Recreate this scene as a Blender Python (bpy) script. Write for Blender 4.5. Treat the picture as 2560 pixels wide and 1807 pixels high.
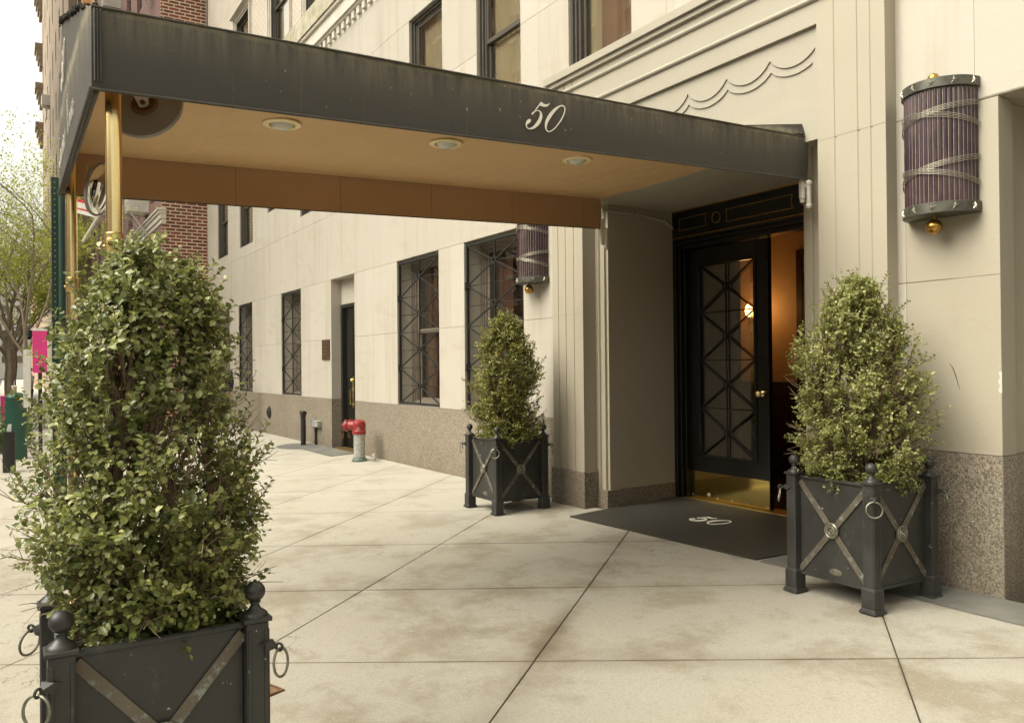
import bpy, bmesh, math, random
import numpy as np
from mathutils import Vector, Matrix

for o in list(bpy.data.objects): bpy.data.objects.remove(o)
SC = bpy.context.scene
COL = SC.collection
R = math.radians
rnd = random.Random(7)

# ------------------------------------------------------------------ camera
cd = bpy.data.cameras.new('camera'); cam = bpy.data.objects.new('camera', cd); COL.objects.link(cam)
cd.sensor_width = 36.0; cd.lens = 28.355; cd.clip_start = 0.05; cd.clip_end = 2000
r_ = Vector((0.53216232, 0.8465884, -0.00955763)); u_ = Vector((0.00982183, 0.00511492, 0.99993868)); f_ = Vector((-0.84658537, 0.53222357, 0.00559308))
cam.matrix_world = Matrix(((r_.x, u_.x, -f_.x, 0), (r_.y, u_.y, -f_.y, -5.17503), (r_.z, u_.z, -f_.z, 1.45), (0, 0, 0, 1)))
SC.camera = cam
SC.render.resolution_x = 1024; SC.render.resolution_y = 722
# ------------------------------------------------------------------ light
SUN_DIR = Vector((-0.22, -0.80, 0.95)).normalized()      # towards the sun
w = bpy.data.worlds.new('World'); SC.world = w; w.use_nodes = True
nt = w.node_tree; nt.nodes.clear()
sky = nt.nodes.new('ShaderNodeTexSky'); sky.sky_type = 'NISHITA'; sky.sun_disc = False
sky.sun_elevation = math.asin(SUN_DIR.z); sky.sun_rotation = math.atan2(SUN_DIR.x, SUN_DIR.y)
sky.air_density = 1.0; sky.dust_density = 6.0; sky.ozone_density = 1.0
hs = nt.nodes.new('ShaderNodeHueSaturation'); hs.inputs['Saturation'].default_value = 0.12
mx = nt.nodes.new('ShaderNodeMix'); mx.data_type = 'RGBA'; mx.blend_type = 'MULTIPLY'; mx.inputs[0].default_value = 1.0
mx.inputs[7].default_value = (1.0, 0.965, 0.855, 1)
bg = nt.nodes.new('ShaderNodeBackground'); bg.inputs[1].default_value = 0.15
ow = nt.nodes.new('ShaderNodeOutputWorld')
nt.links.new(sky.outputs[0], hs.inputs['Color']); nt.links.new(hs.outputs[0], mx.inputs[6]); nt.links.new(mx.outputs[2], bg.inputs[0]); nt.links.new(bg.outputs[0], ow.inputs[0])
sl = bpy.data.lights.new('sun', 'SUN'); sl.energy = 1.25; sl.angle = R(60); sl.color = (1.0, 0.95, 0.845)
so = bpy.data.objects.new('sun', sl); COL.objects.link(so)
so.rotation_euler = (-SUN_DIR).to_track_quat('-Z', 'Y').to_euler()
SC.view_settings.view_transform = 'Standard'; SC.view_settings.look = 'None'
SC.view_settings.exposure = 1.2; SC.view_settings.gamma = 1.0
SC.render.engine = 'CYCLES'
SC.cycles.max_bounces = 8; SC.cycles.diffuse_bounces = 5; SC.cycles.glossy_bounces = 4; SC.cycles.transmission_bounces = 4; SC.cycles.transparent_max_bounces = 8

# ------------------------------------------------------------------ helpers
def G(x, y): return 0.0283 * y + 0.0034 * x            # the sidewalk falls gently to the kerb

class MB:
    """collects shapes; build() links them as one mesh object"""
    def __init__(s): s.v = []; s.f = []; s.m = []
    def add(s, vs, fs, m=0):
        b = len(s.v); s.v += [tuple(v) for v in vs]; s.f += [tuple(i + b for i in f) for f in fs]; s.m += [m] * len(fs); return s
    def box(s, x0, x1, y0, y1, z0, z1, m=0):
        vs = [(x, y, z) for z in (z0, z1) for y in (y0, y1) for x in (x0, x1)]
        return s.add(vs, [(0, 2, 3, 1), (4, 5, 7, 6), (0, 1, 5, 4), (2, 6, 7, 3), (0, 4, 6, 2), (1, 3, 7, 5)], m)
    def bar(s, p, q, wd, th, up=(0, 0, 1), m=0):
        p = Vector(p); q = Vector(q); d = (q - p).normalized(); up = Vector(up)
        a = d.cross(up).normalized(); b = a.cross(d).normalized()
        vs = [pt + a * (i * wd / 2) + b * (j * th / 2) for pt in (p, q) for i, j in ((-1, -1), (1, -1), (1, 1), (-1, 1))]
        return s.add(vs, [(3, 2, 1, 0), (4, 5, 6, 7), (0, 1, 5, 4), (1, 2, 6, 5), (2, 3, 7, 6), (3, 0, 4, 7)], m)
    def tube(s, pts, r, seg=8, m=0, cap=True, closed=False):
        pts = [Vector(p) for p in pts]; n = len(pts); rr = r if isinstance(r, (list, tuple)) else [r] * n
        vs = []; a = None
        for i, p in enumerate(pts):
            if closed: d = pts[(i + 1) % n] - pts[i - 1]
            else: d = pts[min(i + 1, n - 1)] - pts[max(i - 1, 0)]
            if d.length < 1e-9: d = Vector((0, 0, 1))
            d.normalize()
            if a is None: a = d.orthogonal().normalized()
            else:
                a = a - d * a.dot(d)
                a = a.normalized() if a.length > 1e-6 else d.orthogonal().normalized()
            b = d.cross(a)
            for k in range(seg):
                t = 2 * math.pi * k / seg; vs.append(p + (a * math.cos(t) + b * math.sin(t)) * rr[i])
        fs = []
        for i in range(n if closed else n - 1):
            j = (i + 1) % n
            for k in range(seg): fs.append((i * seg + k, i * seg + (k + 1) % seg, j * seg + (k + 1) % seg, j * seg + k))
        if cap and not closed: fs += [tuple(range(seg))[::-1], tuple(range((n - 1) * seg, n * seg))]
        return s.add(vs, fs, m)
    def cyl(s, p, q, r0, r1=None, seg=16, m=0): return s.tube([p, q], [r0, r0 if r1 is None else r1], seg, m)
    def lathe(s, prof, o=(0, 0, 0), axis=(0, 0, 1), seg=24, m=0, a0=0, a1=2 * math.pi):
        ax = Vector(axis).normalized(); o = Vector(o)
        X = Vector((1, 0, 0)) if abs(ax.x) < 0.9 else Vector((0, 1, 0))
        X = (X - ax * X.dot(ax)).normalized(); Y = ax.cross(X); full = abs(a1 - a0 - 2 * math.pi) < 1e-6
        cols = seg if full else seg + 1; vs = []
        for rr, h in prof:
            for k in range(cols):
                t = a0 + (a1 - a0) * k / seg; vs.append(o + ax * h + (X * math.cos(t) + Y * math.sin(t)) * max(rr, 1e-5))
        fs = []
        for i in range(len(prof) - 1):
            for k in range(seg): fs.append((i * cols + k, i * cols + (k + 1) % cols, (i + 1) * cols + (k + 1) % cols, (i + 1) * cols + k))
        return s.add(vs, fs, m)
    def ball(s, c, r, seg=24, m=0, sc=(1, 1, 1)):
        n = seg // 2; b = len(s.v)
        s.lathe([(r * math.sin(math.pi * i / n), -r * math.cos(math.pi * i / n)) for i in range(n + 1)], (0, 0, 0), (0, 0, 1), seg, m)
        for i in range(b, len(s.v)):
            v = s.v[i]; s.v[i] = (v[0] * sc[0] + c[0], v[1] * sc[1] + c[1], v[2] * sc[2] + c[2])
        return s
    def torus(s, c, R_, r, n=(0, 1, 0), seg=32, m=0, tilt=None):
        n = Vector(n).normalized(); a = n.orthogonal().normalized(); b = n.cross(a); c = Vector(c)
        return s.tube([c + (a * math.cos(2 * math.pi * i / seg) + b * math.sin(2 * math.pi * i / seg)) * R_ for i in range(seg)], r, 8, m, closed=True)
    def prism(s, poly, fn0, fn1, m=0):
        """poly 2D -> fn0(p) and fn1(p) 3D front and back"""
        n = len(poly); vs = [fn0(p) for p in poly] + [fn1(p) for p in poly]
        return s.add(vs, [tuple(range(n)), tuple(range(2 * n - 1, n - 1, -1))] + [(i, i + n, (i + 1) % n + n, (i + 1) % n) for i in range(n)], m)
    def xform(s, M, start=0):
        for i in range(start, len(s.v)): s.v[i] = tuple(M @ Vector(s.v[i]))
        return s
    def build(s, name, mats, parent=None, smooth=True, ang=35, bevel=0, loc=None, fix=True, seg=2):
        me = bpy.data.meshes.new(name); me.from_pydata(s.v, [], s.f)
        mats = mats if isinstance(mats, (list, tuple)) else [mats]
        for mm in mats: me.materials.append(mm)
        if len(mats) > 1: me.polygons.foreach_set('material_index', s.m)
        me.validate(); 
        if fix:
            bm = bmesh.new(); bm.from_mesh(me); bmesh.ops.recalc_face_normals(bm, faces=bm.faces); bm.to_mesh(me); bm.free()
        if smooth:
            me.polygons.foreach_set('use_smooth', [True] * len(me.polygons)); me.set_sharp_from_angle(angle=R(ang))
        me.update()
        o = bpy.data.objects.new(name, me); COL.objects.link(o)
        if parent is not None: o.parent = parent
        if loc: o.location = loc
        if bevel:
            b = o.modifiers.new('bevel', 'BEVEL'); b.width = bevel; b.segments = seg; b.limit_method = 'ANGLE'; b.angle_limit = R(40); b.harden_normals = True
        return o
def tag(o, label=None, cat=None, group=None, kind=None):
    if label: o['label'] = label
    if cat: o['category'] = cat
    if group: o['group'] = group
    if kind: o['kind'] = kind
    return o
def empty(name, loc=(0, 0, 0), label=None, cat=None, group=None, rz=0):
    o = bpy.data.objects.new(name, None); COL.objects.link(o); o.location = loc; o.rotation_euler = (0, 0, rz); o.empty_display_size = 0.1
    return tag(o, label, cat, group)
def copy_tree(o, parent=None):
    c = o.copy(); COL.objects.link(c)
    if parent is not None: c.parent = parent
    for ch in list(o.children): copy_tree(ch, c)
    return c
def mesh_np(name, V, F, mat, parent=None, smooth=False, mats=None, mi=None):
    """quads or tris from numpy arrays"""
    me = bpy.data.meshes.new(name); n = F.shape[1]
    me.vertices.add(len(V)); me.vertices.foreach_set('co', np.asarray(V, np.float32).ravel())
    me.loops.add(F.size); me.loops.foreach_set('vertex_index', F.ravel().astype(np.int32))
    me.polygons.add(len(F)); me.polygons.foreach_set('loop_start', np.arange(0, F.size, n, dtype=np.int32)); me.polygons.foreach_set('loop_total', np.full(len(F), n, np.int32))
    for m in (mats or [mat]): me.materials.append(m)
    if mi is not None: me.polygons.foreach_set('material_index', mi.astype(np.int32))
    if smooth: me.polygons.foreach_set('use_smooth', np.ones(len(F), bool))
    me.update(calc_edges=True); me.validate()
    o = bpy.data.objects.new(name, me); COL.objects.link(o)
    if parent is not None: o.parent = parent
    return o

# ------------------------------------------------------------------ materials
def c4(c): return (c[0], c[1], c[2], 1)
class Mat:
    def __init__(s, name, base=(.5, .5, .5), rough=.6, metal=0., spec=.5):
        s.m = bpy.data.materials.new(name); s.m.use_nodes = True; s.t = s.m.node_tree; s.p = s.t.nodes['Principled BSDF']
        s.p.inputs['Base Color'].default_value = c4(base); s.p.inputs['Roughness'].default_value = rough; s.p.inputs['Metallic'].default_value = metal
        s.p.inputs['Specular IOR Level'].default_value = spec
        tc = s.n('ShaderNodeTexCoord'); s.co = tc.outputs['Object']; s.col = None
        s.base = base
    def n(s, k, **kw):
        x = s.t.nodes.new(k)
        for a, b in kw.items(): setattr(x, a, b)
        return x
    def L(s, a, b): s.t.links.new(a, b)
    def map(s, sc=(1, 1, 1), rot=(0, 0, 0), loc=(0, 0, 0)):
        m = s.n('ShaderNodeMapping'); m.inputs['Scale'].default_value = sc; m.inputs['Rotation'].default_value = rot; m.inputs['Location'].default_value = loc
        s.L(s.co, m.inputs[0]); return m.outputs[0]
    def noise(s, scale, detail=3, rough=.5, vec=None, dist=0.):
        n = s.n('ShaderNodeTexNoise'); n.inputs['Scale'].default_value = scale; n.inputs['Detail'].default_value = detail; n.inputs['Roughness'].default_value = rough; n.inputs['Distortion'].default_value = dist
        s.L(vec or s.co, n.inputs['Vector']); return n.outputs['Fac']
    def vor(s, scale, vec=None, out='Color', feature='F1'):
        n = s.n('ShaderNodeTexVoronoi'); n.feature = feature; n.inputs['Scale'].default_value = scale; s.L(vec or s.co, n.inputs['Vector']); return n.outputs[out]
    def ramp(s, fac, lo, hi, a=0., b=1.):
        n = s.n('ShaderNodeMapRange'); n.inputs[1].default_value = lo; n.inputs[2].default_value = hi; n.inputs[3].default_value = a; n.inputs[4].default_value = b; n.clamp = True
        s.L(fac, n.inputs[0]); return n.outputs[0]
    def math(s, op, a, b=None):
        n = s.n('ShaderNodeMath', operation=op)
        for i, x in enumerate((a, b)):
            if x is None: continue
            if isinstance(x, (int, float)): n.inputs[i].default_value = x
            else: s.L(x, n.inputs[i])
        return n.outputs[0]
    def cur(s):
        if s.col is None:
            n = s.n('ShaderNodeRGB'); n.outputs[0].default_value = c4(s.base); s.col = n.outputs[0]
        return s.col
    def mixc(s, fac, col, blend='MIX'):
        """mix colour over the running colour"""
        n = s.n('ShaderNodeMix', data_type='RGBA', blend_type=blend)
        if isinstance(fac, (int, float)): n.inputs[0].default_value = fac
        else: s.L(fac, n.inputs[0])
        s.L(s.cur(), n.inputs[6])
        if isinstance(col, (tuple, list)): n.inputs[7].default_value = c4(col)
        else: s.L(col, n.inputs[7])
        s.col = n.outputs[2]; s.L(s.col, s.p.inputs['Base Color']); return s
    def rough(s, sock): s.L(sock, s.p.inputs['Roughness']); return s
    def bump(s, h, dist=.01, strength=1.):
        n = s.n('ShaderNodeBump'); n.inputs['Distance'].default_value = dist; n.inputs['Strength'].default_value = strength
        s.L(h, n.inputs['Height'])
        if s.p.inputs['Normal'].is_linked: s.L(s.p.inputs['Normal'].links[0].from_socket, n.inputs['Normal'])
        s.L(n.outputs[0], s.p.inputs['Normal']); return s
    def sep(s):
        n = s.n('ShaderNodeSeparateXYZ'); s.L(s.co, n.inputs[0]); return n.outputs

def m_limestone(name, base, dark, streak=.35):
    m = Mat(name, base, .75)
    gg = m.n('ShaderNodeNewGeometry'); m.mixc(m.ramp(gg.outputs['Random Per Island'], 0, 1, 0, .8), tuple(c * k for c, k in zip(base, (.88, .86, .82))))
    m.mixc(m.ramp(m.noise(1.1, 5, .6), .35, .7, 0, .45), tuple(.86 * c for c in base))
    v = m.noise(1.6, 6, .62, m.map((.55, .55, 1.6), (0, R(28), 0)), 1.4)
    m.mixc(m.ramp(v, .54, .72, 0, .6), tuple(c * k for c, k in zip(base, (.80, .74, .66))))
    st = m.noise(2.2, 4, .6, m.map((2.2, 2.2, .16)))
    m.mixc(m.ramp(st, .52, .78, 0, streak), dark)
    m.mixc(m.ramp(m.noise(60, 2), .3, .8, 0, .12), tuple(.7 * c for c in base))
    m.bump(m.noise(26, 4), .004, .35); m.bump(m.noise(2.5, 4), .01, .3)
    return m.m
M = {}
M['stone'] = m_limestone('limestone', (.465, .43, .362), (.33, .275, .195), .68)
M['stone_paint'] = None
def m_paint(name, base, dirt=(.30, .24, .17)):
    m = Mat(name, base, .55)
    m.mixc(m.ramp(m.noise(1.3, 4, .55), .4, .75, 0, .22), tuple(.84 * c for c in base))
    m.mixc(m.ramp(m.noise(3.0, 5, .62, m.map((1, 1, .35))), .62, .80, 0, .35), dirt)
    z = m.sep()[2]
    m.mixc(m.math('MULTIPLY', m.ramp(z, 1.1, .15, 0, .30), m.ramp(m.noise(5, 4), .35, .7)), dirt)
    m.bump(m.noise(45, 3), .003, .35); m.bump(m.noise(4, 5, .6), .012, .25)
    return m.m
M['paint'] = m_paint('beige masonry paint', (.36, .322, .245))
M['paint2'] = m_paint('beige masonry paint lintel', (.35, .32, .25))
def m_granite(name, tint=1.0, warm=1.0):
    b = (.33 * tint, .285 * tint * warm, .215 * tint * warm)
    m = Mat(name, b, .5)
    m.mixc(m.ramp(m.vor(80), .45, .9, 0, .6), (.60 * tint, .52 * tint, .41 * tint))
    m.mixc(m.ramp(m.noise(72, 4, .7), .49, .56, 0, .9), (.11 * tint, .085 * tint, .055 * tint))
    m.mixc(m.ramp(m.noise(32, 4, .65), .55, .62, 0, .55), (.20 * tint, .155 * tint, .105 * tint))
    m.mixc(m.ramp(m.noise(85, 3, .6), .60, .66, 0, .8), (.72 * tint, .62 * tint, .5 * tint))
    m.mixc(m.ramp(m.noise(1.2, 4), .4, .75, 0, .35), (.42 * tint, .37 * tint, .28 * tint))
    z = m.sep()[2]
    m.mixc(m.math('MULTIPLY', m.ramp(z, .42, .0, 0, .55), m.ramp(m.noise(3, 4), .3, .6)), (.17 * tint, .13 * tint, .085 * tint))
    m.bump(m.noise(110, 3), .002, .4)
    return m.m
M['granite'] = m_granite('speckled granite', .74)
M['granite_dark'] = m_granite('dark speckled granite', .62, .95)
M['joint'] = Mat('stone joint', (.34, .30, .235), .9).m
JOINTS = [((-2.874, -.81), (-1.965, -1.934)), ((-3.05, -3.392), (-5.419, -.63)), ((-4.641, -3.905), (-7.084, -.981)), ((-6.65, -3.557), (-9.683, -.108)), ((-5.273, -5.207), (-2.067, -.868)), ((-5.785, -3.659), (-4.418, -1.813)), ((-7.21, -3.283), (-5.719, -1.329))]
def m_concrete():
    m = Mat('sidewalk concrete', (.355, .334, .278), .85)
    gg = m.n('ShaderNodeNewGeometry'); m.mixc(m.ramp(gg.outputs['Random Per Island'], 0, 1, 0, .45), (.31, .29, .236))
    m.mixc(m.ramp(m.noise(.55, 5, .6), .38, .68, 0, .55), (.30, .27, .20))
    m.mixc(m.ramp(m.noise(1.6, 7, .68, None, .15), .49, .62, 0, .68), (.20, .17, .115))
    m.mixc(m.ramp(m.noise(5.5, 4, .6), .6, .75, 0, .35), (.20, .17, .12))
    m.mixc(m.ramp(m.noise(75, 5, .8), .50, .64, 0, .45), (.18, .155, .112)); m.mixc(m.ramp(m.noise(24, 5, .8, None, .0), .58, .70, 0, .35), (.19, .165, .12))
    m.mixc(m.ramp(m.noise(160, 2, .5), .60, .70, 0, .4), (.60, .56, .47))
    m.mixc(m.ramp(m.vor(23, None, 'Distance'), .0, .06, .55, 0), (.15, .10, .07))
    sp = m.n('ShaderNodeSeparateXYZ'); m.L(m.co, sp.inputs[0])
    # a dirty wet band along the joint in the middle of the walk
    d = m.math('ABSOLUTE', m.math('ADD', m.math('MULTIPLY', m.math('ADD', sp.outputs[0], 3.544), .757), m.math('MULTIPLY', m.math('ADD', sp.outputs[1], 2.824), .653)))
    al = m.math('ABSOLUTE', m.math('ADD', m.math('MULTIPLY', m.math('ADD', sp.outputs[0], 3.78), -.653), m.math('MULTIPLY', m.math('ADD', sp.outputs[1], 2.55), .757)))
    k = m.math('MULTIPLY', m.ramp(m.math('ADD', d, m.math('MULTIPLY', m.noise(7, 4, .6), .13)), .16, .05, 0, .9), m.ramp(m.math('ADD', al, m.math('MULTIPLY', m.noise(5, 3), .3)), .75, .4))
    m.mixc(k, (.095, .072, .042))
    jd = None
    for (ax, ay), (bx, by) in JOINTS:
        q = math.hypot(bx - ax, by - ay); nx_, ny_ = -(by - ay) / q, (bx - ax) / q
        dd = m.math('ABSOLUTE', m.math('ADD', m.math('ADD', m.math('MULTIPLY', sp.outputs[0], nx_), m.math('MULTIPLY', sp.outputs[1], ny_)), -(ax * nx_ + ay * ny_)))
        jd = dd if jd is None else m.math('MINIMUM', jd, dd)
    jn = m.math('ADD', jd, m.math('MULTIPLY', m.noise(14, 5, .7), .05))
    m.mixc(m.math('MULTIPLY', m.ramp(jn, .046, .022, 0, .8), m.ramp(m.noise(1.6, 4), .44, .62, 0, 1)), (.115, .09, .055))
    m.mixc(m.math('MULTIPLY', m.ramp(jn, .20, .04, 0, .4), m.ramp(m.noise(.9, 3), .40, .65)), (.16, .13, .085))

    m.mixc(m.ramp(sp.outputs[0], -6.0, -12, 0, .5), (.46, .43, .355))  # paler down the block: the brighter daylight there is put into the colour
    e = m.n('ShaderNodeTexVoronoi'); e.feature = 'DISTANCE_TO_EDGE'; e.inputs['Scale'].default_value = .55; dv = m.n('ShaderNodeVectorMath', operation='ADD'); nn = m.n('ShaderNodeTexNoise'); nn.inputs['Scale'].default_value = 4; nn.inputs['Detail'].default_value = 5; m.L(m.co, nn.inputs[0]); m.L(m.co, dv.inputs[0]); m.L(nn.outputs['Color'], dv.inputs[1]); m.L(dv.outputs[0], e.inputs['Vector'])
    m.mixc(m.math('MULTIPLY', m.ramp(e.outputs['Distance'], .0045, .001), m.ramp(m.noise(.5, 2), .54, .58, 0, .7)), (.10, .08, .055))
    m.mixc(m.ramp(m.vor(3.1, None, 'Distance'), .0, .028, .7, 0), (.11, .10, .08))
    m.mixc(m.ramp(m.vor(1.35, m.map((1, 1, 1), loc=(.3, .7, 0)), 'Distance'), .0, .011, .85, 0), (.26, .03, .03))
    m.bump(m.noise(140, 3, .6), .003, .5); m.bump(m.noise(6, 4), .01, .15)
    return m.m
M['concrete'] = m_concrete()
M['joint_dirt'] = Mat('dirty joint', (.105, .082, .052), .95).mixc(1, (.105, .082, .052)).m
def m_simple(name, base, rough=.6, metal=0., var=.18, sc=8, bump=.0, bsc=60, spec=.5):
    m = Mat(name, base, rough, metal, spec)
    m.mixc(m.ramp(m.noise(sc, 4, .6), .35, .75, 0, 1.0), tuple(max(0, c * (1 - var)) for c in base))
    if bump: m.bump(m.noise(bsc, 3), bump, .4)
    return m.m
M['cement'] = m_simple('grey cement strip', (.165, .16, .135), .85, 0, .4, 3, .004)
M['patch'] = m_simple('dark asphalt patch', (.13, .13, .115), .8, 0, .3, 14, .004)
M['asphalt'] = m_simple('road asphalt', (.06, .058, .055), .85, 0, .3, 5, .006)
M['cobble'] = m_simple('granite setts', (.24, .22, .19), .8, 0, .45, 7, .01, 20)
M['kerb'] = m_simple('kerb stone', (.36, .34, .30), .75, 0, .3, 5)
def m_fabric():
    m = Mat('black canopy fabric', (.054, .048, .039), .75)
    s = m.sep()
    m.mixc(m.ramp(m.noise(1.8, 4, .6), .35, .7, 0, .5), (.066, .060, .044))
    st = m.noise(6, 5, .7, m.map((3.0, 3.0, .22)))
    # mossy bleaching runs down from the top hem (height above the sloping hem)
    hz = m.math('SUBTRACT', s[2], m.math('ADD', m.math('MULTIPLY', s[1], .0228), 3.143))
    top = m.ramp(hz, -.24, 0.0)
    top = m.math('MULTIPLY', top, m.ramp(hz, .06, .02))
    m.mixc(m.math('MULTIPLY', m.math('MULTIPLY', m.math('POWER', top, 1.6), m.ramp(st, .36, .66)), .62), (.22, .195, .125))
    top2 = m.math('MULTIPLY', m.ramp(hz, -.035, .0), m.ramp(hz, .06, .02))
    m.mixc(m.math('MULTIPLY', m.math('MULTIPLY', top2, m.ramp(m.noise(9, 6, .75), .40, .60)), .8), (.28, .25, .16))
    m.mixc(m.ramp(m.noise(46, 1, .4), .775, .80, 0, .8), (.34, .33, .27))
    m.mixc(m.ramp(m.noise(5, 4, .7, m.map((1, 5.5, .05))), .63, .70, 0, .30), (.14, .125, .085))
    w = m.n('ShaderNodeTexWave'); w.inputs['Scale'].default_value = 180; w.bands_direction = 'Z'; m.L(m.co, w.inputs[0])
    m.bump(w.outputs['Fac'], .0006, .5); m.bump(m.noise(2.6, 4, .55, m.map((1, 1, .3))), .04, .35)
    return m.m
M['fabric'] = m_fabric()
def m_soffit():
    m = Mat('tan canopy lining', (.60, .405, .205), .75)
    m.mixc(m.ramp(m.noise(1.3, 4, .6), .35, .7, 0, .6), (.54, .355, .17))
    m.mixc(m.ramp(m.noise(5, 5, .65), .62, .8, 0, .3), (.33, .20, .09))
    m.mixc(m.ramp(m.noise(60, 2), .3, .7, 0, .1), (.36, .22, .1))
    s = m.sep()
    seam = m.math('LESS_THAN', m.math('ABSOLUTE', m.math('SUBTRACT', m.math('PINGPONG', m.math('ADD', s[1], .3), .62), .0)), .006)
    m.mixc(m.math('MULTIPLY', seam, .09), (.22, .13, .06))
    m.bump(m.noise(1.8, 4, .5, m.map((1, 1.8, 1))), .08, .45); m.bump(m.noise(220, 2), .001, .4)
    return m.m
M['soffit'] = m_soffit()
m = Mat('darker brown valance inner face', (.42, .25, .125), .8); m.mixc(m.ramp(m.noise(1.5, 4, .6), .35, .7, 0, .6), (.36, .21, .10)); s_ = m.sep(); m.mixc(m.math('MULTIPLY', m.math('LESS_THAN', m.math('PINGPONG', m.math('ADD', s_[1], .3), .42), .004), .5), (.16, .09, .04)); m.bump(m.noise(220, 2), .001, .4); m.bump(m.noise(3, 3, .5, m.map((1, 1, .3))), .03, .3); M['valance_inner'] = m.m  # inner valance face, coloured darker and redder than the soffit
M['brass'] = m_simple('polished brass', (.86, .68, .33), .24, 1., .12, 14)
M['brass_kick'] = m_simple('brass kick plate', (.78, .58, .18), .10, 1., .12, 5)
M['brass_dull'] = m_simple('dull brass', (.62, .44, .17), .38, 1., .3, 20)
M['gold'] = m_simple('antique gold leaf', (.58, .34, .09), .28, 1., .45, 25)
def m_iron():
    m = Mat('weathered black iron', (.025, .0245, .0215), .45, .0)
    m.mixc(m.ramp(m.noise(3, 5, .6), .45, .75, 0, .7), (.055, .053, .045))
    m.mixc(m.ramp(m.noise(9, 6, .75, m.map((1, 1, .5))), .60, .74, 0, .5), (.15, .155, .145)); m.mixc(m.ramp(m.noise(4, 5, .7, m.map((1.5, 1.5, .25), loc=(7, 1, 3))), .52, .72, 0, .5), (.022, .021, .018))
    m.mixc(m.ramp(m.noise(38, 3, .6), .715, .735, 0, .9), (.42, .43, .40))
    m.mixc(m.ramp(m.noise(5, 5, .6, m.map((1, 1, .3), loc=(4, 2, 1))), .68, .80, 0, .45), (.15, .10, .06))
    m.rough(m.ramp(m.noise(6, 4), .3, .7, .34, .60)); m.bump(m.noise(30, 4), .003, .3)
    return m.m
M['iron'] = m_iron()
def m_bronze():
    m = Mat('verdigris bronze strap', (.105, .085, .060), .5, .3)
    m.mixc(m.ramp(m.noise(4, 4), .4, .7, 0, .8), (.155, .14, .11))
    m.mixc(m.ramp(m.noise(22, 5, .75), .54, .64, 0, .75), (.25, .30, .275))
    m.mixc(m.ramp(m.noise(9, 5, .7, m.map(loc=(3, 3, 3))), .62, .72, 0, .6), (.27, .33, .30))
    m.bump(m.noise(60, 3), .002, .4)
    return m.m
M['bronze'] = m_bronze()
M['ring'] = m_simple('aged bronze ring', (.27, .26, .20), .36, .7, .5, 30)
M['soil'] = m_simple('dry brown soil', (.105, .062, .036), .95, 0, .6, 30, .02, 40)
M['black_paint'] = m_simple('glossy black paint', (.008, .008, .006), .26, 0, .3, 6)
M['black_metal'] = m_simple('black painted metal', (.018, .017, .014), .5, 0, .3, 9)
M['grille'] = m_simple('dark grey iron grille', (.024, .024, .020), .65, .0, .3, 20, 0, 60, .25)
M['winframe'] = m_simple('brown grey window frame', (.07, .06, .045), .5, 0, .25, 6)
M['winframe_in'] = m_simple('taupe inner window frame', (.23, .195, .15), .5, 0, .2, 6)
M['dark'] = m_simple('dark room', (.03, .022, .016), .8, 0, .3, 3)
def m_glass(name, tint, alpha=.5, rough=.02):
    m = Mat(name, tint, rough); m.p.inputs['IOR'].default_value = 1.5
    tr = m.n('ShaderNodeBsdfTransparent'); tr.inputs[0].default_value = c4(tint)
    gl = m.n('ShaderNodeBsdfGlossy'); gl.inputs['Roughness'].default_value = rough; gl.inputs[0].default_value = (.95, .93, .88, 1)
    fr = m.n('ShaderNodeFresnel'); fr.inputs[0].default_value = 1.55
    b = m.n('ShaderNodeBump'); b.inputs['Distance'].default_value = .004; b.inputs['Strength'].default_value = .25; m.L(m.noise(2.2, 2, .4), b.inputs['Height'])
    m.L(b.outputs[0], gl.inputs['Normal'])
    f2 = m.math('MINIMUM', m.math('ADD', m.math('MULTIPLY', fr.outputs[0], 1.3), alpha), 1.0)
    ms = m.n('ShaderNodeMixShader'); m.L(f2, ms.inputs[0]); m.L(tr.outputs[0], ms.inputs[1]); m.L(gl.outputs[0], ms.inputs[2])
    m.L(ms.outputs[0], m.t.nodes['Material Output'].inputs['Surface']); return m.m
M['glass'] = m_glass('window glass', (.90, .89, .84), .14)
M['glass_up'] = m_glass('upper window glass', (.93, .92, .87), .16)
M['glass_door'] = m_glass('door glass', (.95, .92, .86), .34)
M['curtain'] = m_simple('dusty rose curtain', (.52, .38, .27), .85, 0, .2, 3)
M['blind'] = m_simple('cream window blind', (.74, .66, .47), .85, 0, .15, 3)
M['rosewood'] = m_simple('plum lobby curtain', (.30, .17, .115), .85, 0, .25, 3)
M['orange'] = m_simple('orange lobby plaster', (.45, .30, .15), .6, 0, .2, 2)
M['wood'] = m_simple('dark lobby panelling', (.035, .018, .010), .35, 0, .3, 5)
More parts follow.
